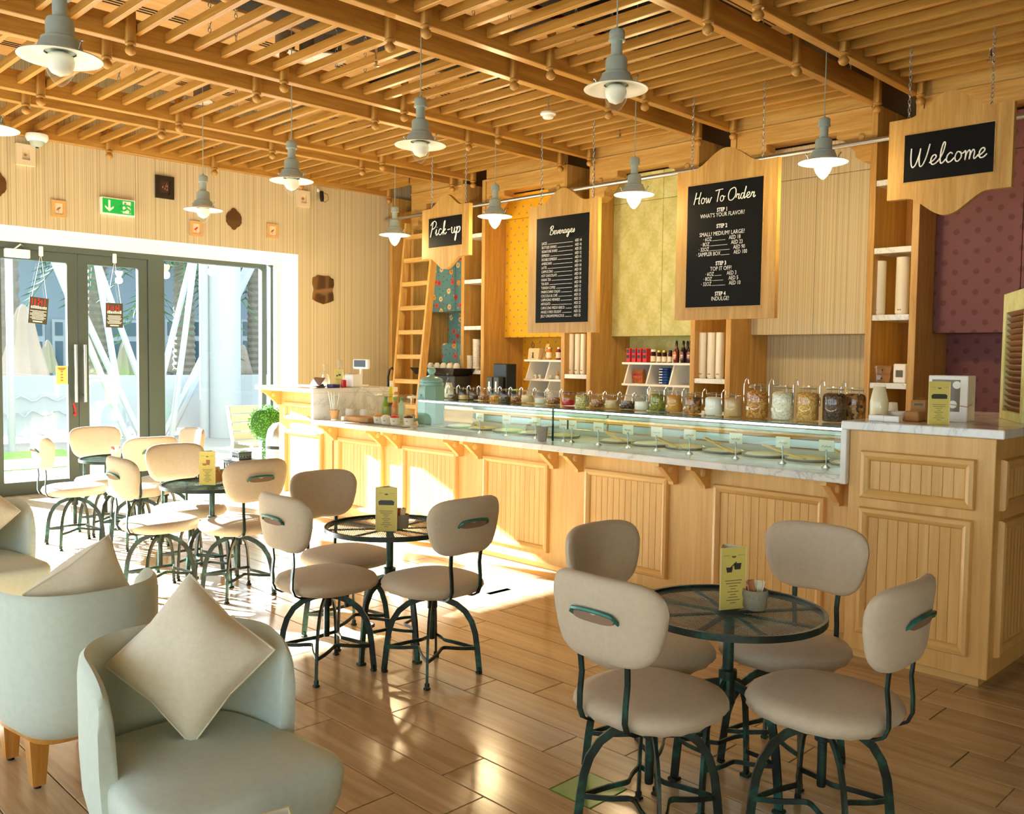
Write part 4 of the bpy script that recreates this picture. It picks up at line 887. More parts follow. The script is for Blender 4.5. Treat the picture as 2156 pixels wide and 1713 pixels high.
em = MB().tube([(-.075+.03*math.cos(2*math.pi*i/14)*.75, -.085-.03*math.cos(2*math.pi*i/14)*.3, .20+.045*math.sin(2*math.pi*i/14)) for i in range(15)], .0022, 4)
part('tap', MB().lathe([(.012, 0), (.012, .05)], (-.04, -.105, .035), 10, axis='y').xf(Matrix.Translation((0, -.05, 0))).lathe([(.008, .02), (.014, .05), (.016, .07)], (-.04, -.155, .01), 10), chrome, t, 50)
part('embossed_flower', MB().tube([(.0, -.112, .18), (.02, -.112, .215), (.0, -.112, .25), (-.02, -.112, .215), (0, -.112, .18)], .003, 5).tube([(-.035, -.112, .215), (.035, -.112, .215)], .003, 5), aq, t, 50)
# ------------------------------------------------------------------ goods on the left of the low counter
ZS = .8955
t = thing('straw_cup', 'brown paper cup full of straws on the marble beside the till', 'cup', (-6.56, 4.36, ZS))
part('cup', MB().lathe([(.030, 0), (.030, .006), (.041, .085), (.043, .09), (.038, .09), (.029, .008)], n=18), kraft, t, 50)
part('base_band', MB().lathe([(.0308, .0), (.0325, .014)], n=18, cap=False), paper, t, 50)
strawm = plain('paper_straw', srgb(226,226,214), .5)
rr = random.Random(3)
for k in range(10):
    a = rr.uniform(0, 6.28); o = thing('drinking_straw', f'wrapped white straw in the brown cup, {ORD[k]} one', 'straw', (-6.56+.012*math.cos(a), 4.36+.012*math.sin(a), ZS+.012), 0, 'straws in the brown cup')
    o['label'] = 'white wrapped drinking straw standing in the brown paper cup'
    part('tube', MB().tube([(0, 0, 0), (.055*math.cos(a)*rr.uniform(.3, 1), .055*math.sin(a)*rr.uniform(.3, 1), .20+rr.uniform(0, .04))], .0035, 6), strawm, o, 40)
def tin_jar(x, y, r, h, lab):
    t = thing('condiment_jar', lab, 'jar', (x, y, ZS), 0, 'white jars beside the straws')
    part('body', MB().lathe([(r*.92, 0), (r, .006), (r, h*.72), (r*.75, h*.82)], n=16), white_g, t, 50); part('lid', MB().lathe([(r*.8, h*.82), (r*.82, h*.97), (r*.5, h)], n=16), clear, t, 50)
    part('clasp', MB().tube([(r*.8, -.0, h*.75), (r*1.05, 0, h*.85), (r*.8, 0, h)], .003, 5), steel, t, 40)
tin_jar(-6.57, 4.52, .038, .12, 'white clip jar nearest the straw cup'); tin_jar(-6.50, 4.62, .036, .115, 'white clip jar behind the straw cup')
box_at('kraft_tray_box', -6.45, -6.13, 4.40, 4.52, ZS, ZS+.045, kraft, 'flat brown cake box on the marble next to the straw cup', 'box')
box_at('cream_packet', -6.50, -6.46, 4.38, 4.47, ZS, ZS+.04, paper, 'small cream packet at the end of the brown cake box', 'packet')
t = thing('ice_basin', 'clear plastic basin of cold drinks with white handles', 'basin', (-6.30, 4.80, ZS))
basin_pl = glass('basin_plastic', (.93, .95, .95, 1), 1.45, .08, minr=.22)
part('bowl', MB().lathe_sq([(.15, 0), (.16, .01), (.205, .20), (.215, .215)], (0, 0, 0), 24, (1.0, .72, 1)), basin_pl, t, 50)
part('rim', MB().tube([(.215*math.cos(2*math.pi*i/24), .155*math.sin(2*math.pi*i/24), .215) for i in range(25)], .007, 6), basin_pl, t, 50)
for sg in (-1, 1): part('handle', MB().cbox((sg*.24-.03, -.035, .20), (sg*.24+.03, .035, .22), .008), white_g, t)
DB = [(-.10, -.02, srgb(120,180,40), 'green drink bottle with a green cap, leftmost in the ice basin'), (-.03, .03, srgb(150,170,60), 'pale drink bottle with a green cap, second in the ice basin'), (.03, -.02, srgb(226,130,40), 'orange drink bottle with a green cap in the ice basin'), (.10, .0, srgb(180,220,190), 'clear drink bottle with a green cap, rightmost in the ice basin')]
gcap = plain('green_cap', srgb(30,170,70), .4)
for dx, dy, cc, lab in DB:
    o = thing('drink_bottle', lab, 'bottle', (-6.30+dx, 4.80+dy, ZS+.012), 0, 'bottles in the ice basin')
    part('bottle', MB().lathe([(.028, 0), (.03, .01), (.03, .10), (.024, .13), (.012, .155), (.012, .165)], n=14), plain('drink_%d' % int(abs(dx*1000)), cc, .15), o, 50); part('cap', MB().lathe([(.014, .165), (.014, .188), (.010, .19)], n=12), gcap, o, 50)
for k, (x, y, topc, lab) in enumerate(((-6.145, 4.57, None, 'white paper tub half hidden, leftmost of five'), (-6.07, 4.46, c_yel, 'white paper tub heaped with yellow cereal'), (-5.98, 4.47, c_white, 'white paper tub heaped with white flakes'), (-5.885, 4.49, c_red, 'white paper tub heaped with red sweets'), (-5.80, 4.56, c_dark, 'white paper tub of dark bits, rightmost of five'))):
    t = thing('sample_tub', lab, 'tub', (x, y, ZS), 0, 'white sample tubs on the marble')
    part('tub', MB().lathe([(.034, 0), (.035, .003), (.043, .055), (.045, .058), (.042, .058)], n=18), paper, t, 50)
    if topc: part('topping', MB().lathe([(.041, .056), (.032, .068), (.014, .076), (.002, .078)], n=14), topc, t, 50)
    part('cup_mark', MB().prism([(.008*math.cos(math.pi+math.pi*i/6), .034+.007*math.sin(math.pi+math.pi*i/6)) for i in range(7)], -.0415, -.036, 'xz').xf(Matrix.Rotation(.6, 4, 'Z')), kraft, t)
single('slate_mat', MB().cbox((-6.2, 4.36, ZS), (-5.60, 4.42, ZS+.004), .001), gb, 'dark flat mat on the marble in front of the paper tubs', 'mat')
# ------------------------------------------------------------------ till counter goods
ZT1 = 1.1655
t = thing('till_display', 'white customer display with a black screen on a stalk', 'screen', (-6.94, 4.90, ZT1))
part('base', MB().cbox((-.06, -.05, 0), (.06, .05, .02), .006), white_g, t); part('stalk', MB().lathe([(.014, .02), (.014, .17)], n=10), white_g, t, 40)
hd = part('head', MB().cbox((-.115, -.012, .165), (.115, .022, .255), .008), white_g, t); part('screen', MB().box((-.095, -.014, .182), (.085, -.0125, .245)), black, hd)
for k, (dx, sz, lab) in enumerate(((.02, (.085, .12, .115), 'white receipt printer beside the till display'),)):
    t = thing('receipt_printer', lab, 'printer', (-6.83, 4.74, ZT1)); part('body', MB().cbox((-.065, -.06, 0), (.065, .06, .12), .012), white_g, t); part('paper_slot', MB().box((-.045, -.03, .1205), (.045, .01, .123)), gb, t)
t = thing('order_tablet', 'brown order tablet tilted on a small stand at the till', 'tablet', (-7.05, 4.50, ZT1)); brn = plain('brown_gloss', srgb(110,52,24), .25)
part('stand', MB().prism([(-.03, 0), (.05, 0), (.03, .03)], -.05, .05, 'yz'), black, t)
part('screen', MB().loops([[(-.085, -.03, .008), (.085, -.03, .008), (.085, -.024, .008), (-.085, -.024, .008)], [(-.085, .025, .085), (.085, .025, .085), (.085, .031, .085), (-.085, .031, .085)]]), brn, t)
def menu_card(x, y, z, rot, s_, lab, art, grp='folded menu cards'):
    """triangular standing card, white inside, yellow faces"""
    t = thing('menu_card', lab, 'menu card', (x, y, z), rot, grp); w, h = .105*s_, .21*s_; a = w/2; d = w*.62
    pts = [(-a, -d*.4), (a, -d*.4), (0, d*.6)]
    for k in range(3):
        p0, p1 = pts[k], pts[(k+1) % 3]; n = Vector((p1[1]-p0[1], p0[0]-p1[0])).normalized()*.0012
        part('face', MB().prism([p0, p1, (p1[0]-n.x, p1[1]-n.y), (p0[0]-n.x, p0[1]-n.y)], 0, h, 'xy'), [yellow_c], t)
        part('lining', MB().prism([(p0[0]*.97-n.x*1.2, p0[1]*.97-n.y*1.2), (p1[0]*.97-n.x*1.2, p1[1]*.97-n.y*1.2), (p1[0]*.97-n.x*2.2, p1[1]*.97-n.y*2.2), (p0[0]*.97-n.x*2.2, p0[1]*.97-n.y*2.2)], 0.001, h-.0005, 'xy'), paper, t)
    y0 = -d*.4-.0006; ink = MB()
    ink.prism([(.009*s_*math.cos(math.pi+math.pi*i/8), h*.86+.007*s_*math.sin(math.pi+math.pi*i/8)) for i in range(9)], y0, y0-.0008, 'xz')
    for sg in (-1, 1): ink.box((sg*a*.55-.012*s_, y0-.0008, h*.868), (sg*a*.55+.012*s_, y0, h*.872))
    for q in range(9): hw = a*(.62, .55, .3, .18, .4, .22, .34, .5, .2)[q]; ink.box((-hw, y0-.0008, h*(.46-.045*q)), (hw, y0, h*(.46-.045*q)+.0022*s_))
    part('print', ink, grey_ink, t)
    pic = MB()
    if art == 'box': pic.prism([(-.036*s_, h*.60), (.036*s_, h*.60), (.038*s_, h*.68), (.028*s_, h*.71), (-.028*s_, h*.71), (-.038*s_, h*.68)], y0, y0-.001, 'xz')
    elif art == 'cups': 
        pic.prism([(-.026*s_, h*.60), (-.008*s_, h*.60), (-.004*s_, h*.68), (-.030*s_, h*.68)], y0, y0-.001, 'xz').prism([(.004*s_, h*.64), (.026*s_, h*.64), (.030*s_, h*.74), (0, h*.74)], y0, y0-.001, 'xz').tube([(-.012*s_, y0-.001, h*.68), (.01*s_, y0-.001, h*.76)], .0015, 4)
    else: pic.prism([(-.004*s_, h*.60), (.014*s_, h*.60), (.018*s_, h*.75), (-.008*s_, h*.75)], y0, y0-.001, 'xz').prism([(-.028*s_, h*.58), (-.008*s_, h*.58), (-.006*s_, h*.64), (-.032*s_, h*.64)], y0, y0-.001, 'xz')
    part('picture', pic, gb if art != 'pots' else kraft, t); return t
menu_card(-7.00, 4.70, ZT1, .75, .75, 'yellow folded menu card on the till counter', 'cups')
box_at('tissue_pack', -6.9, -6.80, 4.50, 4.58, ZT1, ZT1+.03, plain('blue_pack', srgb(40,44,120), .5), 'small blue and white pack at the edge of the till counter', 'packet')
box_at('red_lighter', -6.83, -6.79, 4.60, 4.64, ZT1, ZT1+.07, redb, 'small red tube standing on the till counter', 'tube')
t = thing('till_plate', 'dark round plate on the till counter', 'plate', (-6.93, 4.46, ZT1)); part('dish', MB().lathe([(.03, 0), (.05, .008), (.052, .012), (.03, .006)], n=20), gb, t, 50); part('foot', MB().lathe([(.028, -.0), (.028, .003)], n=16), gb, t)
t = thing('wall_socket', 'grey wall socket plate with a red switch by the ladder', 'socket', (XW+.006, at(735, 808, 0, XW)[1], at(735, 808, 0, XW)[2]))
part('plate', MB().cbox((-.006, -.06, -.05), (.006, .06, .05), .002), grey_c, t); part('switch', MB().cbox((.0065, -.02, -.03), (.012, .02, .02), .001), white_g, t); part('light', MB().box((.0065, -.04, .025), (.010, -.015, .04)), redb, t)
t = thing('warning_tube', 'yellow and green bottle standing behind the till marble', 'bottle', (-6.68, 5.05, ZS)); part('body', MB().lathe([(.022, 0), (.022, .13)], n=12), plain('deep_green', srgb(12,46,34), .3), t, 50); part('upper', MB().lathe([(.018, .13), (.016, .28)], n=12), plain('bright_yellow', srgb(232,210,20), .4), t, 50); part('cap', MB().lathe([(.014, .28), (.014, .33)], n=10), white_g, t, 50)
# ------------------------------------------------------------------ goods on the tall end block
ZT2 = 1.1655
t = thing('gift_box', 'white ice cream gift box with round windows and a string', 'box', (-1.66, 4.70, ZT2), .10)
part('carton', MB().cbox((-.085, -.075, 0), (.095, .075, .225), .003), white_g, t)
part('window', MB().box((-.068, -.0765, .05), (.06, -.0752, .205)), plain('smoky_film', srgb(120,104,84), .2), t)
for i in range(5): part('lid_disc', MB().lathe([(.019, -.0780), (.019, -.0770)], ((-.05, 0.0, .045, -.045, .03)[i], 0, (.175, .165, .18, .09, .085)[i]), 14, axis='y'), white_g, t)
part('string', MB().tube([(-.087, -.078, .10), (.097, -.078, .075), (.098, .0, .085)], .0018, 5), kraft, t)
p = fl(1966, 893, ZT2); menu_card(p[0], p[1]+.03, ZT2, .72, .95, 'yellow folded menu card in front of the white gift box', 'box')
t = thing('thermal_flask', 'brown cardboard carrier behind the menu card', 'carrier', (-1.765, 4.61, ZT2)); part('box', MB().cbox((-.04, -.035, 0), (.035, .035, .10), .004), kraft, t); part('slot', MB().box((-.02, -.0362, .075), (.02, -.0352, .085)), black, t)
for k, (x, y, lab) in enumerate(((-1.88, 4.375, 'small white spoon box, left one on the tall block'), (-1.80, 4.36, 'small white spoon box, right one on the tall block'))):
    t = thing('spoon_box', lab, 'box', (x, y, ZT2), .1, 'white spoon boxes'); part('box', MB().cbox((-.036, -.03, 0), (.036, .03, .03), .003), white_g, t); part('opening', MB().lathe([(.016, .0302), (.016, .0308)], n=14), grey_c, t)
t = thing('plastic_bowl', 'white shallow bowl on the tall end block', 'bowl', (-1.86, 4.58, ZT2)); part('bowl', MB().lathe([(.035, 0), (.055, .02), (.062, .04), (.058, .04), (.05, .02), (.01, .006)], n=20), white_g, t, 50); part('foot', MB().lathe([(.034, .0), (.034, .004)], n=16), white_g, t)
t = thing('dome_cup', 'white dessert cup with a clear dome lid on the tall block', 'cup', (-1.83, 4.80, ZT2)); part('cup', MB().lathe([(.03, 0), (.042, .06), (.044, .062)], n=16), paper, t, 50); part('dome', MB().lathe([(.044, .062), (.040, .085), (.025, .103), (.003, .108)], n=16), clear, t, 60)
box_at('kraft_cake_box', -1.79, -1.72, 4.46, 4.53, ZT2, ZT2+.05, kraft, 'low brown box beside the white shallow bowl', 'box')
t = thing('upturned_cup', 'white ribbed paper cup upside down near the cream carafe', 'cup', (-2.02+.06, 4.72, ZT2)); part('cup', MB().lathe([(.036, 0), (.035, .01), (.03, .075), (.028, .078), (.003, .08)], n=16), paper, t, 40); part('rim', MB().lathe([(.0365, 0), (.038, .004), (.0365, .008)], n=16), paper, t, 40)
# louvred screen standing on the return of the block
a = fl(2112, 880, ZT2); b = np.array(a)+np.array([.474, -.88, 0])*.50; d = b-a; L = .50; ang = math.atan2(d[1], d[0])
hs = 1.70-ZT2+.02; top = at(2101, 620, 1, a[1])[2]; hs = top-ZT2
t = thing('louvred_screen', 'pale green framed screen with brown louvres at the right edge', 'screen', (a[0], a[1], ZT2), ang)
fw = .062
part('frame', MB().cbox((0, -.02, 0), (fw, .02, hs), .003).cbox((L-fw, -.02, 0), (L, .02, hs), .003).cbox((fw, -.02, 0), (L-fw, .02, .045), .003).cbox((fw, -.02, hs-.10), (L-fw, .02, hs), .003), green_p, t)
n = 17
for k in range(n):
    z = .058+(hs-.17)*k/(n-1)
    part('louvre', MB().prism([(-.014, z+.010), (-.010, z+.014), (.014, z-.010), (.010, z-.014)], fw, L-fw, 'yz'), shade_wood, t)
# ------------------------------------------------------------------ bistro chairs and tables
def sup(a, n): return math.copysign(abs(a)**(2.0/n), a)
def chair_proto():
    t = thing('bistro_chair', 'x', 'chair')
    # four arched legs
    prof = [(.018, .352), (.06, .343), (.11, .322), (.152, .288), (.182, .24), (.199, .185), (.208, .12), (.214, .06), (.219, .012)]
    for k in range(4):
        a = math.pi/4+math.pi/2*k; c, s_ = math.cos(a), math.sin(a)
        o = part('leg', MB().tube([(r*c, r*s_, z) for r, z in prof], 0, sec=(.010, .026), up=(-s_, c, 0)), iron, t, 30)
        part('foot', MB().cbox((.217*c-.0125, .217*s_-.0125, 0), (.217*c+.0125, .217*s_+.0125, .011), .003).cbox((.216*c-.009, .216*s_-.009, .011), (.216*c+.009, .216*s_+.009, .03), .003), iron, o)
    for k in range(4):
        a0 = math.pi/4+math.pi/2*k; pts = []
        for i in range(11):
            u = i/10; a = a0+math.pi/2*u; r = .205-.125*math.sin(math.pi*u)**.8
            pts.append((r*math.cos(a), r*math.sin(a), .118+.018*math.sin(math.pi*u)))
        part('brace', MB().tube(pts, 0, sec=(.016, .006), up=(0, 0, 1)), iron, t, 30)
    part('hub', MB().lathe([(.017, .30), (.024, .305), (.024, .365), (.030, .372), (.09, .380), (.10, .386)], n=14), iron, t, 50)
    part('screw_post', MB().lathe([(.013, .16), (.014, .165), (.014, .31)], n=10), iron, t, 50)
    # seat cushion with gathered lower edge
    rings = []; N = 40
    for r, z, wv in ((.10, .383, 0), (.175, .386, .0), (.203, .394, .006), (.217, .412, .004), (.219, .428, .0), (.208, .446, 0), (.17, .457, 0), (.09, .463, 0), (.004, .465, 0)):
        ring_ = []
        for i in range(N):
            a = 2*math.pi*i/N; x, y = r*sup(math.cos(a), 2.5), r*sup(math.sin(a), 2.5)*1.0
            k = 1+wv/r*math.sin(i*math.pi)*0+(wv/r)*(1 if i % 2 else -1); ring_.append((x*k, y*k, z+(.003 if (wv and i % 2) else 0)))
        rings.append(ring_)
    part('seat', MB().loops(rings), fabric, t, 60)
    # back rods (back is towards -y)
    for sx in (-1, 1):
        part('back_rod', MB().tube([(sx*.078, -.13, .381), (sx*.08, -.19, .386), (sx*.082, -.219, .402), (sx*.083, -.232, .432), (sx*.084, -.231, .48), (sx*.084, -.224, .54), (sx*.086, -.228, .585), (sx*.09, -.242, .64)], 0, sec=(.016, .008), up=(1, 0, 0)), iron, t, 30)
    # backrest cushion: rounded shield, curved in plan
    def outline(u):          # u 0..1 around
        a = 2*math.pi*u; cx, sz = math.cos(a), math.sin(a); x, z = sup(cx, 4.4), sup(sz, 4.0)
        wdt = .207-.050*max(0, (.35-z)/1.35)**1.4
        return x*wdt, .131*z
    rings = []; NU = 44
    for sc, dy in ((.02, .020), (.55, .022), (.86, .020), (.96, .014), (1.0, .004), (.985, -.010), (.93, -.020), (.8, -.026), (.5, -.028), (.02, -.027)):
        rg = []
        for i in range(NU):
            x, z = outline(i/NU); x *= sc; z *= sc; yb = -.250+1.1*x*x*1.0
            lo = -.012*max(0, (-z-.06))/.06*0
            rg.append((x, yb+dy-.014*(z/.131), .712+z+(.014*(1-abs(x)/.2) if z < -.09 else 0)))
        rings.append(rg)
    bk = part('backrest', MB().loops(rings), fabric, t, 60)
    # grip: dark slot and metal loop on the outer side
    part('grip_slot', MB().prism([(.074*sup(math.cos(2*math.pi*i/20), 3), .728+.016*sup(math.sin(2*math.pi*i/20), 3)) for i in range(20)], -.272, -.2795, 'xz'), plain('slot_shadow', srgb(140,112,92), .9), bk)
    hp = [(-.080, -.262, .718), (-.082, -.280, .731), (-.070, -.288, .744), (-.03, -.291, .748), (.03, -.291, .748), (.070, -.288, .744), (.082, -.280, .731), (.080, -.262, .718)]
    part('grip_handle', MB().tube(hp, .0062, 6), patina, bk, 50)
    return t
proto = chair_proto(); R90 = math.pi/2
# back direction: 'S' -y (rot 0), 'E' +x (rot 90), 'N' +y (180), 'W' -x (-90)
ROT = {'S': 0.0, 'E': R90, 'N': math.pi, 'W': -R90}
CH = [(-1.614, 2.206, 'S', 'nearest beige bistro chair, back to the camera, left of the nearest table'), (-1.242, 2.575, 'E', 'beige bistro chair right of the nearest table, its grip slot facing right'), (-1.90, 2.58, 'W', 'beige bistro chair on the window side of the nearest table'), (-1.58, 2.955, 'N', 'beige bistro chair between the nearest table and the counter'),
      (-3.512, 2.294, 'S', 'beige bistro chair at the second table, back turned to the armchairs'), (-3.158, 2.628, 'E', 'beige bistro chair on the room side of the second table, grip slot showing'), (-3.86, 2.64, 'W', 'beige bistro chair on the window side of the second table'),
      (-5.370, 2.322, 'S', 'sunlit beige chair at the third table, back turned to the armchairs'), (-5.01, 2.645, 'E', 'beige chair on the room side of the third table, half in sunlight'), (-5.712, 2.672, 'W', 'sunlit beige chair on the window side of the third table'),
      (-7.122, 2.430, 'S', 'sunlit beige chair at the farthest table, side view by the door'), (-6.78, 2.775, 'E', 'sunlit beige chair on the room side of the farthest table'), (-7.462, 2.784, 'W', 'sunlit beige chair on the window side of the farthest table, before the door'), (-7.12, 3.13, 'N', 'sunlit beige chair behind the farthest table, mostly hidden')]
for i, (x, y, d, lab) in enumerate(CH):
    if i == 0: proto.location = (x, y, 0); proto.rotation_euler = (0, 0, ROT[d]); tag(proto, lab, None, 'beige bistro chairs')
    else: dup(proto, (x, y, 0), ROT[d], lab, 'beige bistro chairs')
def table_proto():
    t = thing('bistro_table', 'x', 'table'); R_, Z = .305, .632
    part('rim', MB().tube([(R_*math.cos(2*math.pi*i/48), R_*math.sin(2*math.pi*i/48), Z-.006) for i in range(49)], 0, sec=(.022, .012), up=(0, 0, 1)), iron, t, 40)
    for k in range(4): a = math.pi/4*k+.2; part('spoke', MB().tube([(R_*.98*math.cos(a), R_*.98*math.sin(a), Z-.012), (-R_*.98*math.cos(a), -R_*.98*math.sin(a), Z-.012)], 0, sec=(.018, .005), up=(-math.sin(a), math.cos(a), 0)), iron, t)
    m = MB()
    for sg in (1, -1):
        for k in range(-36, 37):
            d = k*.0085; h = math.sqrt(max(0, (R_-.008)**2-d*d))
            if h < .02: continue
            a = sg*math.pi/6; c, s_ = math.cos(a), math.sin(a)
            p0 = (-h*c-d*s_, -h*s_+d*c, Z-.003); p1 = (h*c-d*s_, h*s_+d*c, Z-.003)
            m.tube([p0, p1], 0, sec=(.0013, .0010), up=(-s_, c, 0))
    part('mesh_top', m, iron, t, kind='stuff')
    part('post', MB().lathe([(.026, .32), (.026, .40), (.030, .402), (.030, .43), (.018, .434), (.018, Z-.03), (.05, Z-.02), (.05, Z-.016)], n=14), iron, t, 50)
    for k in range(4):
        a = math.pi/2*k+.15; c, s_ = math.cos(a), math.sin(a)
        o = part('leg', MB().tube([(r*c, r*s_, z) for r, z in ((.02, .385), (.08, .365), (.125, .335), (.155, .28), (.168, .2), (.178, .1), (.185, .012))], 0, sec=(.012, .026), up=(-s_, c, 0)), iron, t, 30)
        part('foot', MB().cbox((.185*c-.018, .185*s_-.018, 0), (.185*c+.018, .185*s_+.018, .012), .003), iron, o)
        pts = [((.172-.10*math.sin(math.pi*i/8))*math.cos(a+R90*i/8), (.172-.10*math.sin(math.pi*i/8))*math.sin(a+R90*i/8), .15) for i in range(9)]
        part('brace', MB().tube(pts, 0, sec=(.014, .006), up=(0, 0, 1)), iron, t, 30)
    return t
tp = table_proto(); TT = .6335
TB = [(-1.585, 2.59, 'nearest round mesh-top bistro table'), (-3.49, 2.635, 'second round mesh-top bistro table from the camera'), (-5.365, 2.655, 'third round mesh-top bistro table, in sunlight'), (-7.12, 2.785, 'farthest round mesh-top bistro table near the door')]
for i, (x, y, lab) in enumerate(TB):
    if i == 0: tp.location = (x, y, 0); tag(tp, lab, None, 'round bistro tables')
    else: dup(tp, (x, y, 0), 0, lab, 'round bistro tables')
def at_tab(px, py): return fl(px, py, TT)
def sugar(px, py, lab, mat, s_=1.0):
    p = at_tab(px, py); t = thing('sugar_holder', lab, 'sachet holder', (p[0], p[1], TT), 0, 'sachet holders on the tables')
    part('bag', MB().lathe([(.034*s_, 0), (.040*s_, .012), (.039*s_, .035), (.043*s_, .05), (.041*s_, .066), (.037*s_, .066), (.03*s_, .01)], n=16), mat, t, 50)
    rr = random.Random(int(px)); cols = [paper, paper, kraft, paper, plain('pink_sachet', srgb(226,120,140), .6) if 'pink_sachet' not in MATS else MATS['pink_sachet'], kraft]
    for k in range(6):
        a = 6.28*k/6; o = bpy.data.objects.new('sugar_sachet', MB().box((-.011, -.0015, 0), (.011, .0015, .075)).mesh('sugar_sachet', cols[k])); link(o)
        o.location = (p[0]+.014*math.cos(a), p[1]+.014*math.sin(a), TT+.02); o.rotation_euler = (rr.uniform(-.25, .25), rr.uniform(-.2, .2), a+1.2)
        tag(o, f'{["white","white","brown","white","pink","brown"][k]} sugar sachet, {ORD[k]} in the holder on the {lab.split(" on the ")[1]}', 'sachet', 'sugar sachets')
burlap = plain('grey_burlap', srgb(150,146,128), .95, noise=.1, nscale=90, bump=.4)
sugar(1589, 1281, 'grey cloth sachet holder on the nearest table', burlap); sugar(843, 1111, 'grey cloth sachet holder on the second table', burlap); sugar(458, 1013, 'dark sachet holder on the third table', kraft, .95); sugar(245, 963, 'pale sachet holder on the farthest table', paper, .9)
p = at_tab(1526, 1280); menu_card(p[0], p[1]+.02, TT, 1.15, .98, 'yellow folded menu card on the nearest table', 'cups'); p = at_tab(808, 1117); menu_card(p[0], p[1]+.02, TT, .75, .98, 'yellow folded menu card on the second table', 'box'); p = at_tab(434, 1020); menu_card(p[0], p[1]+.02, TT, .70, 1.0, 'yellow folded menu card on the third table', 'pots')
# ------------------------------------------------------------------ tub armchairs with cushions
def arm_proto():
    t = thing('tub_armchair', 'x', 'armchair')   # faces +x
    # seat block
    rings = []; N = 40
    def sq(r, z, n=5, grow=0.0):
        out = []
        for i in range(N):
            x, y = .035+(.285+grow)*r*sup(math.cos(2*math.pi*i/N), n), (.262+grow)*r*sup(math.sin(2*math.pi*i/N), n)
            k = min(1, max(0, (.06-x)/.05)); y *= 1-.13*k; lim = .20*max(0.02, 1-min(1, max(0, (.03-x)/.27))**3)**(1/3) if x < .03 else 9; out.append((max(x, -.235), math.copysign(min(abs(y), lim), y), z))
        return out
    part('seat', MB().loops([sq(.70, .205, 4), sq(.82, .225, 5), sq(.93, .265, 8), sq(.985, .33, 11), sq(1.0, .39, 12), sq(.992, .408, 12), sq(.965, .420, 11), sq(.85, .430, 8), sq(.5, .436, 4), sq(.02, .438, 2)]), arm_fab, t, 60)
    # wrap-around back shell
    NU = 65; grid = []
    for i in range(NU):
        u = -1+2*i/(NU-1); u = math.copysign(1-(1-abs(u))**2.2, u); a = u*math.pi/2
        bx, by = -.262*sup(max(math.cos(a), 0), 3.0)+.03, .185*sup(math.sin(a), 3.0)
        nrm = Vector((-max(math.cos(a), 0)**1.3, math.copysign(abs(math.sin(a))**1.3, u))).normalized()
        e = min(1, max(0, (bx+.10)/.13)); zt = .69-.10*(1-math.sqrt(max(0, 1-e*e)))
        prof = [(-.030, .205, 0), (-.022, .30, .80), (-.022, .45, .95), (-.018, zt-.05, .98), (-.012, zt-.014, 1.0), (.002, zt, 1.02), (.014, zt-.012, 1.02), (.020, zt-.05, 1.0), (.020, .45, .97), (.018, .35, .90), (.012, .28, .74), (.004, .235, .45), (-.004, .205, .05)]
        grid.append([(bx+.012+nrm.x*(o+.070*l), by+nrm.y*(o+.060*l), z) for o, z, l in prof])
    m = MB(); n = len(grid[0]); vs = [p for g in grid for p in g]; fs = []
    for a in range(NU-1):
        for i in range(n): j = (i+1) % n; fs.append((a*n+i, (a+1)*n+i, (a+1)*n+j, a*n+j))
    fs += [tuple(range(n)), tuple((NU-1)*n+i for i in range(n-1, -1, -1))]
    part('back_shell', m.add(vs, fs), arm_fab, t, 50)
    part('base_rail', MB().loops([sq(.68, .172, 4), sq(.72, .178, 4), sq(.74, .204, 4)]), leg_wood, t, 40)
    for sx in (-1, 1):
        for sy in (-1, 1):
            x, y = .095+sx*.145, sy*.125
            q = lambda h, z, dx=0: [(x+dx-h, y-h, z), (x+dx+h, y-h, z), (x+dx+h, y+h, z), (x+dx-h, y+h, z)]
            o = part('leg', MB().loops([q(.020, .012), q(.031, .175)]), leg_wood, t); part('glide', MB().lathe([(.012, 0), (.012, .012)], (x, y, 0), 10), black, o)
    return t
ap = arm_proto()
AC = [((-2.205, 1.047, 0), 0.0, 'pale mint tub armchair in the foreground with its seat towards the camera'), ((-3.245, 1.085, 0), math.pi, 'pale mint tub armchair seen from behind, standing back to back'), ((-4.965, 1.225, 0), 0.0, 'pale mint tub armchair at the left edge of the photo')]
for i, (l, r, lab) in enumerate(AC):
    if i == 0: ap.location = l; ap.rotation_euler = (0, 0, r); tag(ap, lab, None, 'mint tub armchairs')
    else: dup(ap, l, r, lab, 'mint tub armchairs')
def cushion(loc, rot, s_, lab):
    t = thing('throw_cushion', lab, 'cushion', loc, 0, 'cream cushions'); N = 18; vs = []; fs = []
    def pt(i, j, sg):
        u, v = -1+2*i/N, -1+2*j/N; f = ((1-u*u)*(1-v*v))**.5; k = 1-.085*(1-abs(u*v))*max(abs(u), abs(v))**4
        rr = math.sin(u*5+v*3)*.004
        return (u*k*s_/2, sg*(.095*f+rr*f), v*k*s_/2)
    m = MB()
    for sg in (1, -1):
        vs = [pt(i, j, sg) for i in range(N+1) for j in range(N+1)]
        fs = [(a*(N+1)+b, (a+1)*(N+1)+b, (a+1)*(N+1)+b+1, a*(N+1)+b+1)[::sg] for a in range(N) for b in range(N)]
        m.add(vs, fs)
    R_ = rot.to_4x4(); m.xf(R_); part('cover', m, pil_fab, t, 80)
    edge = [pt(i, 0, 0) for i in range(N+1)]+[pt(N, j, 0) for j in range(1, N+1)]+[pt(i, N, 0) for i in range(N-1, -1, -1)]+[pt(0, j, 0) for j in range(N-1, -1, -1)]
    part('seam', MB().tube([R_ @ Vector(p) for p in edge], .003, 5), pil_fab, t, 60); return t
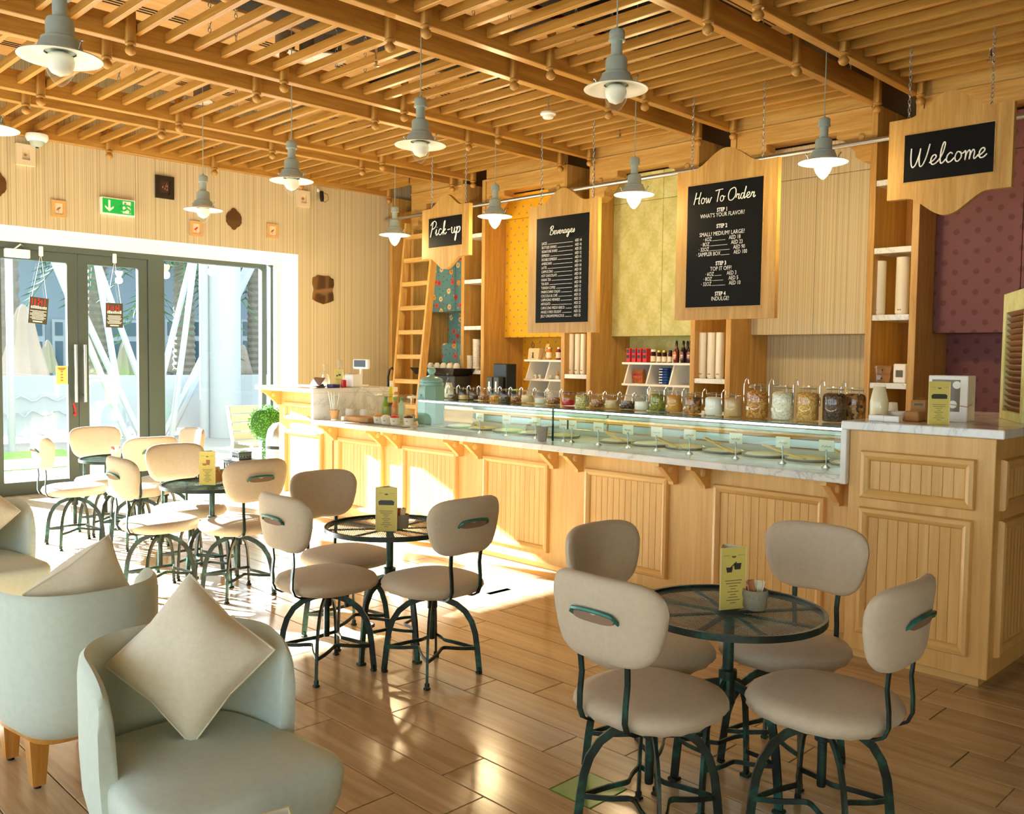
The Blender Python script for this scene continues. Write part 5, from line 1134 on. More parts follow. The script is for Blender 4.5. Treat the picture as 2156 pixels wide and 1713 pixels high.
def lean(yaw, tilt, roll): return (Matrix.Rotation(yaw, 3, 'Z') @ Matrix.Rotation(tilt, 3, 'X') @ Matrix.Rotation(roll, 3, 'Y'))
cushion((-2.30, 1.075, .635), lean(.85, math.radians(-16), math.radians(40)), .315, 'cream cushion standing on its corner on the foreground armchair')
cushion((-3.13, 1.09, .635), lean(-R90+.25, math.radians(-16), math.radians(30)), .315, 'cream cushion peeking over the armchair seen from behind')
cushion((-5.06, 1.245, .635), lean(.9, math.radians(-16), math.radians(40)), .315, 'cream cushion on the armchair at the left edge of the photo')
def low_table(x, y, z, r, lab):
    t = thing('side_table', lab, 'side table', (x, y, 0), 0, 'low round side tables')
    part('top', MB().lathe([(r-.01, z-.03), (r, z-.025), (r, z-.004), (r-.004, z), (.004, z)], n=40), white_g, t, 40); part('edge_band', MB().lathe([(r+.0015, z-.026), (r+.0015, z-.008)], n=40, cap=False), leg_wood, t, 60)
    for k in range(3): a = 2*math.pi*k/3+.4; part('leg', MB().tube([(r*.35*math.cos(a), r*.35*math.sin(a), z-.03), (r*.62*math.cos(a), r*.62*math.sin(a), 0)], [.022, .014], 10), leg_wood, t, 40)
low_table(-4.22, .78, .45, .28, 'low round white side table at the left edge of the photo')
low_table(-1.42, .86, .375, .26, 'low round side table at the bottom edge of the photo')
menu_card(-1.50, .875, .3755, .5, .95, 'folded menu card at the bottom edge in front of the armchair', 'box')
# ------------------------------------------------------------------ pendant lamps
def lamp_proto():
    t = thing('pendant_lamp', 'x', 'pendant lamp')
    part('cap', MB().lathe([(.008, .31), (.010, .296), (.034, .294), (.040, .286), (.040, .250), (.043, .248), (.043, .238), (.036, .236)], n=20), lamp_gr, t, 40)
    part('neck', MB().lathe([(.029, .238), (.029, .165), (.034, .160)], n=18), lamp_gr, t, 40)
    part('shoulder', MB().lathe([(.034, .162), (.050, .156), (.056, .142), (.056, .088), (.060, .080), (.074, .074), (.074, .066), (.080, .058), (.090, .034), (.092, .024)], n=24), lamp_gr, t, 40)
    sh = part('shade', MB().lathe([(.088, .026), (.10, .020), (.130, .010), (.1625, -.002), (.1640, -.005), (.1615, -.006), (.130, .005), (.10, .013), (.062, .018)], n=40, cap=False), [lamp_wh], t, 50)
    part('rim_band', MB().tube([(.163*math.cos(2*math.pi*i/40), .163*math.sin(2*math.pi*i/40), -.003) for i in range(41)], .0024, 5), lamp_gr, sh, 60)
    part('glass_shade', MB().lathe([(.062, .018), (.066, .0), (.063, -.030), (.050, -.070), (.030, -.100), (.012, -.116), (.004, -.120), (.001, -.120)], n=24, cap=False), clear, t, 60)
    part('bulb', MB().lathe([(.030, .020), (.050, .006), (.056, -.014), (.052, -.040), (.036, -.064), (.004, -.078)], n=18), bulb_off, t, 60)
    wn_ = MB()
    for a in (.5, .5+math.pi): wn_.tube([(.096*math.cos(a), .096*math.sin(a), .026), (.106*math.cos(a), .106*math.sin(a), .052)], .004, 6).ball((.112*math.cos(a), .112*math.sin(a), .058), .007, 6, 5)
    part('wing_nut', wn_, steel, t, 40)
    cb = part('cable', MB().lathe([(.0038, 0), (.0038, 1.0)], n=6), lamp_gr, t, 40); cb.location = (0, 0, .309)
    return t
def hang(o):
    for c in o.children:
        if c.name.startswith('cable'): c.scale = (1, 1, (4.119 if any(abs(o.location.x-(a+b)/2) < (b-a)*.36+.02 for a, b in ends[:5]) else 4.6195)-.309-o.location.z)
lp = lamp_proto()
def lamp_at(px, py, w): 
    d = F*.326/w; v = RC.T @ np.array([px-1078., py-856.5, F]); return CAM+v/F*d
LP = [(127, 121, 165, 'unlit grey pendant lamp hanging nearest the camera at the top left'), (1297, 187, 134, 'unlit grey pendant lamp above the beverages and how-to-order boards'), (885, 305, 107, 'unlit grey pendant lamp above the pick-up sign'), (614, 380, 90, 'unlit grey pendant lamp in front of the window wall'), (428, 441, 78, 'unlit grey pendant lamp farthest left by the shop window')]
for i, (px, py, w, lab) in enumerate(LP):
    p = lamp_at(px, py, w)
    if i == 0: lp.location = p; tag(lp, lab, None, 'grey pendant lamps')
    else: dup(lp, p, 0, lab, 'grey pendant lamps')
dup(lp, (-6.35, 1.62, 2.71), 0, 'unlit grey pendant lamp cut by the left edge of the photo', 'grey pendant lamps').location = fl(-26, 270, 2.72)
LL = [(1733, 341, 100, 'lit grey pendant lamp between the how-to-order and welcome signs'), (1335, 409, 84, 'lit grey pendant lamp between the beverages and how-to-order boards'), (1042, 455, 72, 'lit grey pendant lamp between the pick-up and beverages signs'), (831, 494, 64, 'lit grey pendant lamp left of the pick-up sign')]
bon = MB().lathe([(.020, .016), (.050, .006), (.060, -.010), (.058, -.032), (.046, -.068), (.027, -.097), (.011, -.112), (.002, -.114)], n=20).mesh('bulb', bulb_on, 60)
for px, py, w, lab in LL:
    o = dup(lp, lamp_at(px, py, w), 0, lab, 'grey pendant lamps')
    for c in o.children:
        if c.name.startswith('bulb'): c.data = bon; c['label'] = 'glowing warm bulb'
    ld = bpy.data.lights.new('lamp_glow', 'POINT'); ld.energy = 14; ld.color = (1.0, .74, .40); ld.shadow_soft_size = .06
    lo = bpy.data.objects.new('lamp_glow', ld); link(lo, o); lo.location = (0, 0, -.15)
for o in list(COL.objects):
    if o.name.startswith('pendant_lamp'): hang(o)
# ------------------------------------------------------------------ hanging signs
GL = {'W': (.95, [[(0,.95),(.05,.4),(.15,.02),(.3,.1),(.42,.6),(.44,.9),(.44,.4),(.52,.02),(.66,.08),(.78,.5),(.85,1.05)]]), 'e': (.38, [[(0,.12),(.15,.2),(.28,.36),(.22,.48),(.1,.42),(.06,.2),(.14,.03),(.28,.05),(.4,.18)]]), 'l': (.34, [[(0,.12),(.18,.5),(.24,.95),(.16,1.02),(.1,.7),(.1,.25),(.16,.03),(.26,.06),(.36,.2)]]),
 'c': (.38, [[(.3,.4),(.2,.48),(.08,.36),(.06,.15),(.15,.02),(.28,.06),(.4,.2)]]), 'o': (.42, [[(.26,.45),(.12,.46),(.05,.25),(.1,.05),(.22,.02),(.33,.2),(.28,.42),(.24,.44),(.34,.36),(.44,.4)]]), 'm': (.63, [[(0,.4),(.06,.46),(.1,.3),(.1,.02),(.12,.3),(.22,.47),(.28,.35),(.28,.02),(.31,.3),(.4,.47),(.47,.35),(.47,.06),(.55,.05),(.65,.2)]]),
 'P': (.5, [[(.2,1.0),(.14,.5),(.04,-.08)],[(0,.78),(.1,.98),(.35,1.08),(.52,.9),(.42,.62),(.2,.5)]]), 'i': (.26, [[(0,.15),(.08,.45),(.08,.1),(.14,.02),(.26,.15)],[(.1,.6),(.11,.62)]]), 'k': (.42, [[(0,.12),(.16,.55),(.2,1.0),(.12,.9),(.1,.4),(.1,0)],[(.1,.2),(.25,.44),(.28,.34),(.14,.24),(.28,.03),(.42,.15)]]), '-': (.42, [[(.08,.32),(.34,.35)]]),
 'u': (.46, [[(0,.4),(.06,.45),(.06,.15),(.14,.03),(.26,.12),(.32,.45),(.32,.12),(.38,.03),(.48,.15)]]), 'p': (.42, [[(0,.35),(.08,.46),(.06,0),(.0,-.5),(-.05,-.4),(.06,.1),(.18,.42),(.32,.42),(.34,.2),(.22,.03),(.1,.08)]]), 'B': (.52, [[(.2,1.0),(.14,.5),(.05,-.02)],[(0,.75),(.12,1.0),(.4,1.06),(.42,.78),(.2,.56),(.42,.48),(.46,.15),(.25,-.04),(.05,.05)]]),
 'v': (.34, [[(0,.4),(.06,.46),(.12,.05),(.2,.05),(.3,.42),(.36,.44)]]), 'r': (.34, [[(0,.15),(.08,.46),(.12,.38),(.24,.42),(.2,.1),(.28,.03),(.36,.15)]]), 'a': (.42, [[(.28,.42),(.12,.46),(.04,.22),(.1,.03),(.22,.1),(.3,.42),(.3,.1),(.36,.03),(.44,.15)]]), 'g': (.42, [[(.28,.42),(.12,.46),(.04,.22),(.1,.05),(.22,.1),(.3,.42),(.26,-.2),(.14,-.48),(.04,-.35),(.2,-.1),(.42,.12)]]), 's': (.28, [[(0,.12),(.14,.42),(.16,.46),(.2,.2),(.12,.02),(.02,.06)]]),
 'H': (.56, [[(.12,1.0),(.06,.4),(0,0)],[(.5,1.0),(.42,.4),(.42,.03),(.5,.06)],[(.02,.45),(.45,.55)]]), 'w': (.5, [[(0,.4),(.05,.45),(.06,.12),(.14,.03),(.24,.4),(.26,.1),(.34,.03),(.44,.4),(.5,.42)]]), 'T': (.42, [[(0,.95),(.3,1.0),(.6,1.02)],[(.32,1.0),(.26,.4),(.24,0)]]), 'O': (.66, [[(.4,1.0),(.15,.9),(.02,.5),(.1,.08),(.35,0),(.58,.3),(.6,.75),(.45,1.02),(.25,.95)]]), 'd': (.46, [[(.28,.42),(.12,.46),(.04,.22),(.1,.03),(.22,.08),(.34,.6),(.38,1.0),(.32,.5),(.32,.08),(.38,.03),(.46,.15)]]), ' ': (.25, [])}
def cr(pts, n=5):
    if len(pts) < 3: return pts
    P = [pts[0]]+list(pts)+[pts[-1]]; out = []
    for i in range(1, len(P)-2):
        for k in range(n):
            t = k/n; q = []
            for c in (0, 1):
                a, b, d, e = P[i-1][c], P[i][c], P[i+1][c], P[i+2][c]
                q.append(.5*(2*b+(d-a)*t+(2*a-5*b+4*d-e)*t*t+(3*b-a-3*d+e)*t**3))
            out.append(tuple(q))
    return out+[tuple(pts[-1])]
def script_text(txt, x0, x1, zb, h, y, r, slant=.12):
    """hand-lettered word fitted between x0 and x1, facing -y"""
    tot = sum(GL[c][0] for c in txt); k = (x1-x0)/tot; m = MB(); x = 0
    for c in txt:
        for st in GL[c][1]: m.tube([(x0+(x+u)*k+v*h*slant, y, zb+v*h) for u, v in cr(st)], r, 5)
        x += GL[c][0]
    return m
DG = bpy.context.evaluated_depsgraph_get
def print_text(m, txt, x, z, size, y, align='LEFT', sx=.85, bold=0.0, track=1.0):
    """printed capitals as flat mesh facing -y"""
    cu = bpy.data.curves.new('txt', 'FONT'); cu.body = txt; cu.size = size; cu.align_x = align; cu.offset = bold; cu.resolution_u = 2; cu.space_character = track
    o = bpy.data.objects.new('txt', cu); COL.objects.link(o); bpy.context.view_layer.update()
    me = o.evaluated_get(DG()).to_mesh()
    m.add([(x+v.co.x*sx, y, z+v.co.y) for v in me.vertices], [tuple(p.vertices) for p in me.polygons])
    w = (max(v.co.x for v in me.vertices)*sx) if me.vertices else 0
    o.evaluated_get(DG()).to_mesh_clear(); COL.objects.unlink(o); bpy.data.objects.remove(o); bpy.data.curves.remove(cu); return w
YSG = 6.0625
def sign_board(name, label, L, Rr, B, T, bl, br, bb, bt, crest_t, crest_b, chains):
    """L,R,B,T frame box; b* black board box; crest_t/b: hump heights at top/bottom; all px measured on plane YSG"""
    cx = (L+Rr)/2; t = thing(name, label, 'sign', (cx, YSG, B-max(crest_b, 0)), 0, 'hanging oak signs'); th = .045
    def hump(h, n=22):
        out = []
        for i in range(n+1):
            u = -.66+1.32*i/n; out.append((u, h*(.5+.5*math.cos(math.pi*u/.66))**.9))
        return out
    hw = (Rr-L)/2; poly = [(L, T)]+[(cx+u*hw, T+v) for u, v in hump(crest_t)]+[(Rr, T), (Rr, B)]
    poly += ([(cx-u*hw, B-v) for u, v in hump(crest_b)] if crest_b else [])+[(L, B)]
    part('oak_frame', MB().prism(poly, YSG, YSG+th, 'xz'), oak_z, t, world=True)
    bd = part('black_board', MB().box((bl, YSG-.004, bb), (br, YSG-.0005, bt)), blackboard, t, world=True)
    part('edge_strip', MB().box((bl-.006, YSG-.003, bb-.006), (bl, YSG-.0003, bt+.006)).box((br, YSG-.003, bb-.006), (br+.006, YSG-.0003, bt+.006)).box((bl, YSG-.003, bb-.006), (br, YSG-.0003, bb)).box((bl, YSG-.003, bt), (br, YSG-.0003, bt+.006)), oak_x, bd, world=True)
    for x, z in chains:
        m = MB(); zz = z; i = 0
        while zz < ZB+.022:
            pts = [(x+(.008*math.cos(2*math.pi*k/8) if i % 2 == 0 else 0), YSG+th/2+(.008*math.cos(2*math.pi*k/8) if i % 2 else 0), zz+.017*math.sin(2*math.pi*k/8)) for k in range(9)]
            m.tube(pts, .0026, 4, cap=False); zz += .027; i += 1
        m.tube([(x, YSG+th/2, zz-.01), (x, YSG+th/2, ZB+.0495)], .004, 5)
        part('chain', m, steel, t, world=True)
    return t
P_ = lambda px, py: at(px, py, 1, YSG)
def mk(name, label, tl, br, btl, bbr, ct, cb, chains):
    a, b, c, d = P_(*tl), P_(*br), P_(*btl), P_(*bbr)
    return sign_board(name, label, a[0], b[0], b[2], a[2], c[0], d[0], d[2], c[2], ct, cb, [(P_(*q)[0], P_(*q)[2]) for q in chains]), (c[0], d[0], d[2], c[2])
yi = YSG-.0065
sg, (x0, x1, z0, z1) = mk('welcome_sign', 'hanging oak sign with scalloped edges reading Welcome', (1873, 257), (2129, 393), (1906, 286), (2091.5, 361), .135, .13, [(1911, 248), (2086, 218)])
w_, h_ = x1-x0, z1-z0; part('lettering', script_text('Welcome', x0+w_*.06, x0+w_*.92, z0+h_*.30, h_*.42, yi, .0045), white_ink, sg, 60, world=True)
sg, (x0, x1, z0, z1) = mk('pickup_sign', 'small hanging oak sign with scalloped edges reading Pick-up', (889, 443), (987, 536), (903.5, 461.5), (973, 514), .125, .12, [(906, 436), (977, 422)])
w_, h_ = x1-x0, z1-z0; part('lettering', script_text('Pick-up', x0+w_*.05, x0+w_*.96, z0+h_*.40, h_*.46, yi, .0044), white_ink, sg, 60, world=True)
sg, (x0, x1, z0, z1) = mk('beverage_board', 'hanging oak menu board with a long list headed Beverages', (1114, 437), (1255, 699), (1131, 461.5), (1238, 677), .13, 0, [(1136, 432), (1245, 412)])
w_, h_ = x1-x0, z1-z0; part('lettering', script_text('Beverages', x0+w_*.26, x0+w_*.74, z1-h_*.165, h_*.075, yi, .0031), white_ink, sg, 60, world=True)
BV = [('JUICES', 14), ('BOTTLED DRINKS', 16), ('SIGNATURE SHAKE', 25), ('ESPRESSO', 12), ('DOUBLE ESPRESSO', 15), ('AMERICANO', 14), ('LATTE', 18), ('CAPPUCCINO', 18), ('HOT CHOCOLATE', 18), ('KARAK TEA', 10), ('TEA BOX', 18), ('TURKISH COFFEE', 12), ('MARROCHINO CALDO', 25), ('COCCOLA AL CAFÉ', 25), ('CAPPUCINO VIENNESE', 25), ('AFFOGATO', 25), ('CAPUCCINO FREDO GRECO', 25), ("ANGEL'S OREO DELIGHT", 25), ('JELLY CARDAMOMALICIOUS', 25)]
m = MB(); fs = h_*.036
for k, (nm, pr) in enumerate(BV):
    z = z1-h_*(.255+.0385*k); xl, xr = x0+w_*.11, x0+w_*.87
    wt_ = print_text(m, nm, xl, z, fs, yi, 'LEFT', .66, fs*.0); print_text(m, f'AED {pr}', xr, z, fs, yi, 'RIGHT', .72, 0)
    a, b = xl+wt_+.012, xr-w_*.165
    if b > a: m.add([(a, yi, z+.001), (b, yi, z+.001), (b, yi, z+.004), (a, yi, z+.004)], [(0, 1, 2, 3)])
part('price_list', m, white_ink, sg, world=True)
sg, (x0, x1, z0, z1) = mk('order_board', 'large hanging oak board of ordering steps headed How To Order', (1427, 364), (1630, 669), (1449.5, 393.5), (1601, 642), .135, 0, [(1454, 355), (1603, 333)])
w_, h_ = x1-x0, z1-z0; part('lettering', script_text('How To Order', x0+w_*.09, x0+w_*.90, z1-h_*.155, h_*.095, yi, .0036), white_ink, sg, 60, world=True)
cx = x0+w_*.5; MS = [MB() for _ in range(4)]; stp = lambda v: MS[0 if v < .3 else 1 if v < .62 else 2 if v < .87 else 3]
rows = [('STEP 1', .235, 1), ("WHAT'S YOUR FLAVOR?", .275, 0), ('STEP 2', .365, 1), ('SMALL? MEDIUM? LARGE?', .425, 0), ('STEP 3', .665, 1), ('TOP IT OFF!', .708, 0), ('STEP 4', .91, 1), ('INDULGE!', .95, 0)]
for txt, v, bd in rows: print_text(stp(v), txt, cx-w_*.02, z1-h_*v, h_*(.047 if not bd else .044), yi, 'CENTER', .80, .0012 if bd else .0)
for a, pr, v, wd in (('· 6OZ', '18', .465, .50), ('· 8OZ', '23', .505, .56), ('· 32OZ', '90', .545, .62), ('· SAMPLER BOX', '100', .585, .68), ('· 6OZ', '3', .748, .42), ('· 8OZ', '5', .788, .47), ('· 32OZ', '10', .828, .53)):
    xl, xr = cx-w_*(wd/2+.02), cx+w_*(wd/2-.02); z = z1-h_*v; fs = h_*.045
    m = stp(v); wt_ = print_text(m, a, xl, z, fs, yi, 'LEFT', .74, .0); print_text(m, f'AED {pr}', xr, z, fs, yi, 'RIGHT', .74, .0)
    m.add([(xl+wt_+.006, yi, z-.001), (xr-w_*(.20 if len(pr) < 3 else .23), yi, z-.001), (xr-w_*(.20 if len(pr) < 3 else .23), yi, z+.0015), (xl+wt_+.006, yi, z+.0015)], [(0, 1, 2, 3)])
for m in MS: part('step_text', m, white_ink, sg, world=True)
# ------------------------------------------------------------------ things on the window wall
W_ = lambda px, py: at(px, py, 0, XW)
def picture(tl, br, fm, mat_c, lab, art, fw=.03, depth=.02, artc=None):
    a, b = W_(*tl), W_(*br); y0, y1, z1, z0 = a[1], b[1], a[2], b[2]; t = thing('wall_picture', lab, 'picture', (XW, (y0+y1)/2, z0), 0, 'framed pictures on the window wall')
    part('frame', ring(MB(), y0, y1, z0, z1, fw, fw, fw, fw, XW+.001, XW+depth), fm, t, world=True)
    part('mount', MB().box((XW+.001, y0+fw, z0+fw), (XW+depth*.5, y1-fw, z1-fw)), mat_c, t, world=True)
    cy, cz, X = (y0+y1)/2, (z0+z1)/2, XW+depth*.5+.0015; s_ = min(y1-y0, z1-z0)*.5-fw; m = MB()
    if art == 'bird':
        m.prism([(cy+u*s_, cz+v*s_) for u, v in ((-.6, -.5), (-.35, .05), (0, .35), (.3, .5), (.55, .45), (.45, .2), (.2, -.1), (-.1, -.25))], X-.001, X, 'yz').tube([(X, cy-.05*s_, cz-.2*s_), (X, cy, cz-.7*s_)], .003, 4)
    elif art == 'shell': m.prism([(cy+s_*.35*math.cos(2*math.pi*i/14), cz+s_*.30*math.sin(2*math.pi*i/14)) for i in range(14)], X-.001, X+.012, 'yz')
    else:
        rr = random.Random(5)
        for q in range(7): u, v = rr.uniform(-.6, .4), rr.uniform(-.7, .5); m.prism([(cy+u*s_, cz+v*s_), (cy+(u+.3)*s_, cz+v*s_), (cy+(u+.25)*s_, cz+(v+.5)*s_)], X-.001, X, 'yz')
    part('motif', m, artc or kraft, t, world=True)
cream_m = plain('mount_cream', srgb(226,210,178), .8); pale = plain('pale_wood_frame', srgb(206,164,104), .6)
taupe = plain('taupe_motif', srgb(150,110,80), .7)
picture((31, 302), (72, 352), plain('white_box_frame', srgb(214,200,170), .7), cream_m, 'cream box-framed shell picture high on the window wall at left', 'shell', .05, .05, taupe)
picture((107, 420), (138, 459), pale, cream_m, 'small oak-framed bird picture left of the exit sign', 'bird', .028, .02, taupe)
picture((326, 368), (365, 421), plain('black_gold_frame', srgb(28,22,16), .4), plain('dark_print', srgb(60,34,22), .6), 'black-framed dark painting right of the exit sign', 'x', .045, .025, plain('paint_rose', srgb(170,110,90), .7))
picture((399, 464), (425, 499), pale, cream_m, 'small oak-framed red bird picture below the lamp', 'bird', .028, .02, redb)
picture((561, 470), (584, 503), pale, cream_m, 'small oak-framed picture at the corner above the window', 'bird', .028, .02, taupe)
picture((622, 400), (648, 438), MATS['white_box_frame'], cream_m, 'cream box-framed shell picture beside the spot camera', 'shell', .045, .05, taupe)
mirror_m = plain('old_mirror', srgb(150,132,110), .08, .9); 
def mirror(px, py, w_, h_, lab, pts):
    c = W_(px, py); w_ = W_(px+w_/2, py)[1]-W_(px-w_/2, py)[1]; h_ = W_(px, py-h_/2)[2]-W_(px, py+h_/2)[2]; t = thing('wall_mirror', lab, 'mirror', (XW, c[1], c[2]-h_/2), 0, 'shaped mirrors on the window wall')
    part('glass', MB().prism([(u*w_/2, h_/2+v*h_/2) for u, v in pts], .002, .012, 'yz'), mirror_m, t)
    part('backing', MB().prism([(u*w_/2*1.03, h_/2+v*h_/2*1.03) for u, v in pts], .0005, .0018, 'yz'), kraft, t)
scall = [(0, 1), (.25, .92), (.42, .72), (.8, .52), (1, .2), (.98, -.1), (1, -.3), (.75, -.6), (.4, -.75), (.25, -.92), (0, -1), (-.25, -.92), (-.4, -.75), (-.75, -.6), (-1, -.3), (-.98, -.1), (-1, .2), (-.8, .52), (-.42, .72), (-.25, .92)]
shield = [(-.55, 1), (0, .97), (.55, 1), (.7, .86), (.95, .8), (1, .4), (.86, 0), (.95, -.35), (.98, -.7), (.6, -.85), (0, -1), (-.6, -.85), (-.98, -.7), (-.95, -.35), (-.86, 0), (-1, .4), (-.95, .8), (-.7, .86)]
mirror(492, 461, 32, 46, 'small scalloped mirror between two oak-framed pictures', scall); mirror(680, 610, 45, 60, 'shield-shaped mirror at the corner above the till', shield); mirror(-3, 388, 32, 52, 'shaped mirror cut by the left edge of the photo', scall)
# emergency exit sign
a, b = W_(209, 414), W_(281, 458); t = thing('exit_sign', 'green emergency exit sign with a down arrow and running figure', 'exit sign', (XW, (a[1]+b[1])/2, b[2])); w_, h_ = b[1]-a[1], a[2]-b[2]
grn = emit('exit_green', srgb(10,150,60), .35); 
part('case', MB().cbox((.001, -w_/2, 0), (.05, w_/2, h_), .004), white_g, t); part('face', MB().box((.0505, -w_/2+.012, .012), (.052, w_/2-.012, h_-.012)), grn, t)
X = .0522; m = MB().prism([(-w_*.27-.010, h_*.84), (-w_*.27+.010, h_*.84), (-w_*.27+.010, h_*.36), (-w_*.27+.042, h_*.50), (-w_*.27+.042, h_*.38), (-w_*.27, h_*.16), (-w_*.27-.042, h_*.38), (-w_*.27-.042, h_*.50), (-w_*.27-.010, h_*.36)], X, X+.0015, 'yz')
part('arrow', m, white_ink, t); part('doorway', MB().box((X, w_*.12, h_*.14), (X+.001, w_*.36, h_*.86)), white_ink, t)
k = h_; mx = w_*.23; m = MB().ball((X+.002, mx-.012, k*.74), k*.065, 10, 6, (.3, 1, 1)); fig = [[(mx-.02, .62), (mx+.005, .42)], [(mx-.02, .62), (mx-.05, .55), (mx-.065, .42)], [(mx-.02, .62), (mx+.03, .58), (mx+.045, .48)], [(mx+.005, .42), (mx+.035, .32), (mx+.03, .16)], [(mx+.005, .42), (mx-.02, .30), (mx-.06, .28)]]
for st in fig: m.tube([(X+.003, u, v*k) for u, v in st], .009, 6)
part('running_figure', m, grn, t)
p = W_(670, 415); t = thing('spot_camera', 'small black bullet camera with a looped cable on the window wall', 'camera', (XW, p[1], p[2]))
part('mount', MB().cbox((.0, -.02, .06), (.02, .02, .10), .004).tube([(.01, 0, .08), (.07, 0, .05)], .012, 8), white_g, t, 40); part('barrel', MB().tube([(.07, 0, .06), (.08, 0, -.02), (.085, 0, -.06)], [.024, .026, .02], 10), black, t, 50); part('cable', MB().tube([(.07, .01, .05), (.06, .09, .04), (.05, .11, -.02), (.05, .06, -.06), (.06, .02, -.03)], .003, 5), black, t, 50)
# corner goods at the end of the counter
# ------------------------------------------------------------------ outside the glass
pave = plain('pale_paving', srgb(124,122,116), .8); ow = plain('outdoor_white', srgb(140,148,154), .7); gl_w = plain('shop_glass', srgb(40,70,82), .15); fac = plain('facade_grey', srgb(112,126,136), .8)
struct('ground', MB().box((-70, -40, -.3), (-10.101, 70, -.16)), pave)
GZ = -.16
def g(px, py, z=GZ): return fl(px, py, z)
single('lawn_strip', MB().box((-15.8, -6, GZ-.005), (-13.4, 5.2, GZ+.012)), plain('grass', srgb(96,150,50), .9, noise=.3, nscale=8), 'strip of green lawn outside beyond the door', 'lawn', kind='stuff')
bx = -17.6
t = thing('banner_barrier', 'white draped banner barrier outside beyond the glass', 'barrier', (bx, 7, GZ)); n = 60
vs = []; 
for i in range(n+1):
    y = -2+18*i/n; s_ = .06*math.sin(i*1.3)+.03*math.sin(i*.37)
    vs.append([(bx+s_, y, .0+.05*math.sin(i*.5)), (bx-.02+s_*.5, y, .55), (bx, y, 1.02), (bx-.02, y, 1.02), (bx-.04+s_*.5, y, .55), (bx-.02+s_, y, .0+.05*math.sin(i*.5))])
part('banner', MB().loops(vs), ow, t, 60, world=True); m = MB()
for y in range(-2, 17, 3): m.tube([(bx-.05, y, 1.02), (bx-.05, y, .2), (bx-.30, y+.2, GZ+.01)], .03, 6).tube([(bx-.05, y, .2), (bx+.25, y-.2, GZ+.01)], .03, 6)
part('legs', m, steel, t, world=True); gi = plain('faint_print', srgb(150,160,170), .7); m = MB()
for px, py, wd in ((85, 838, .9), (110, 868, .9), (30, 872, .5)):
    q = at(px, py, 0, bx); m.tube([(bx+.07, q[1]-wd/2+wd*i/10, q[2]+.05*math.sin(i*1.4)) for i in range(11)], .012, 5)
part('script_print', m, gi, t, world=True)
# white poles leaning like a tent frame
for k, (p0, p1) in enumerate((((230, 830), (172, 690)), ((256, 832), (172, 650)), ((250, 825), (205, 560)), ((300, 815), (200, 540)), ((372, 835), (410, 545)), ((340, 800), (400, 560)), ((384, 836), (528, 545)), ((398, 836), (540, 545)))):
    X = -14.9-.22*k-(.75 if k > 5 else 0); a, b = at(*p0, 0, X), at(*p1, 0, X); d = (b-a)/(b[2]-a[2]); a = a+d*(GZ-a[2]); b = b+d*1.2
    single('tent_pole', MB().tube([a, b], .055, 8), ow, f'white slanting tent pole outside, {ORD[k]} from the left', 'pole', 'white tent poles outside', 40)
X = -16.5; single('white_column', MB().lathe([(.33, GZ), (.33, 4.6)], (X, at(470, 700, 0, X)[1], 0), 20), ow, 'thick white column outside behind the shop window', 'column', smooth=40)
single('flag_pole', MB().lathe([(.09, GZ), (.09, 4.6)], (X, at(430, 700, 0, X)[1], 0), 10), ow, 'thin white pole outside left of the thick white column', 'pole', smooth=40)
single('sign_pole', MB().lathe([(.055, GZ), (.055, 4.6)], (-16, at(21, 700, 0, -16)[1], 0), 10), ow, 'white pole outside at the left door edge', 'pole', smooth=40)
def umbrella(px, py_top, py_bot, X, lab, r=.30):
    a, b = at(px, py_top, 0, X), at(px, py_bot, 0, X); t = thing('closed_umbrella', lab, 'umbrella', (X, a[1], GZ), 0, 'closed sunshades outside'); H = a[2]-GZ; z0 = b[2]-GZ; rings = []
    for u, k in ((0, .75), (.06, 1.0), (.25, .85), (.5, .62), (.8, .42), (.95, .22), (1.0, .03)): rings.append([(r*k*(1+.16*(-1)**i)*math.cos(2*math.pi*i/16), r*k*(1+.16*(-1)**i)*math.sin(2*math.pi*i/16), z0+(H-z0)*u) for i in range(16)])
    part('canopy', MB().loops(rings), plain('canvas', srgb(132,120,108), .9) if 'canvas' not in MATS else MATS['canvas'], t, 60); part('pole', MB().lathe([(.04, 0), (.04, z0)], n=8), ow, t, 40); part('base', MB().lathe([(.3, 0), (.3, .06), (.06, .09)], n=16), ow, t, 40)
umbrella(48, 640, 800, -19.0, 'large closed cream sunshade outside behind the left door leaf', .40); umbrella(100, 715, 785, -30, 'closed cream sunshade far outside behind the left door leaf'); umbrella(262, 715, 790, -28, 'closed cream sunshade outside behind the right door leaf'); umbrella(356, 730, 785, -30, 'closed cream sunshade outside at the left of the shop window'); umbrella(512, 725, 790, -30, 'closed cream sunshade outside right of the thick column')
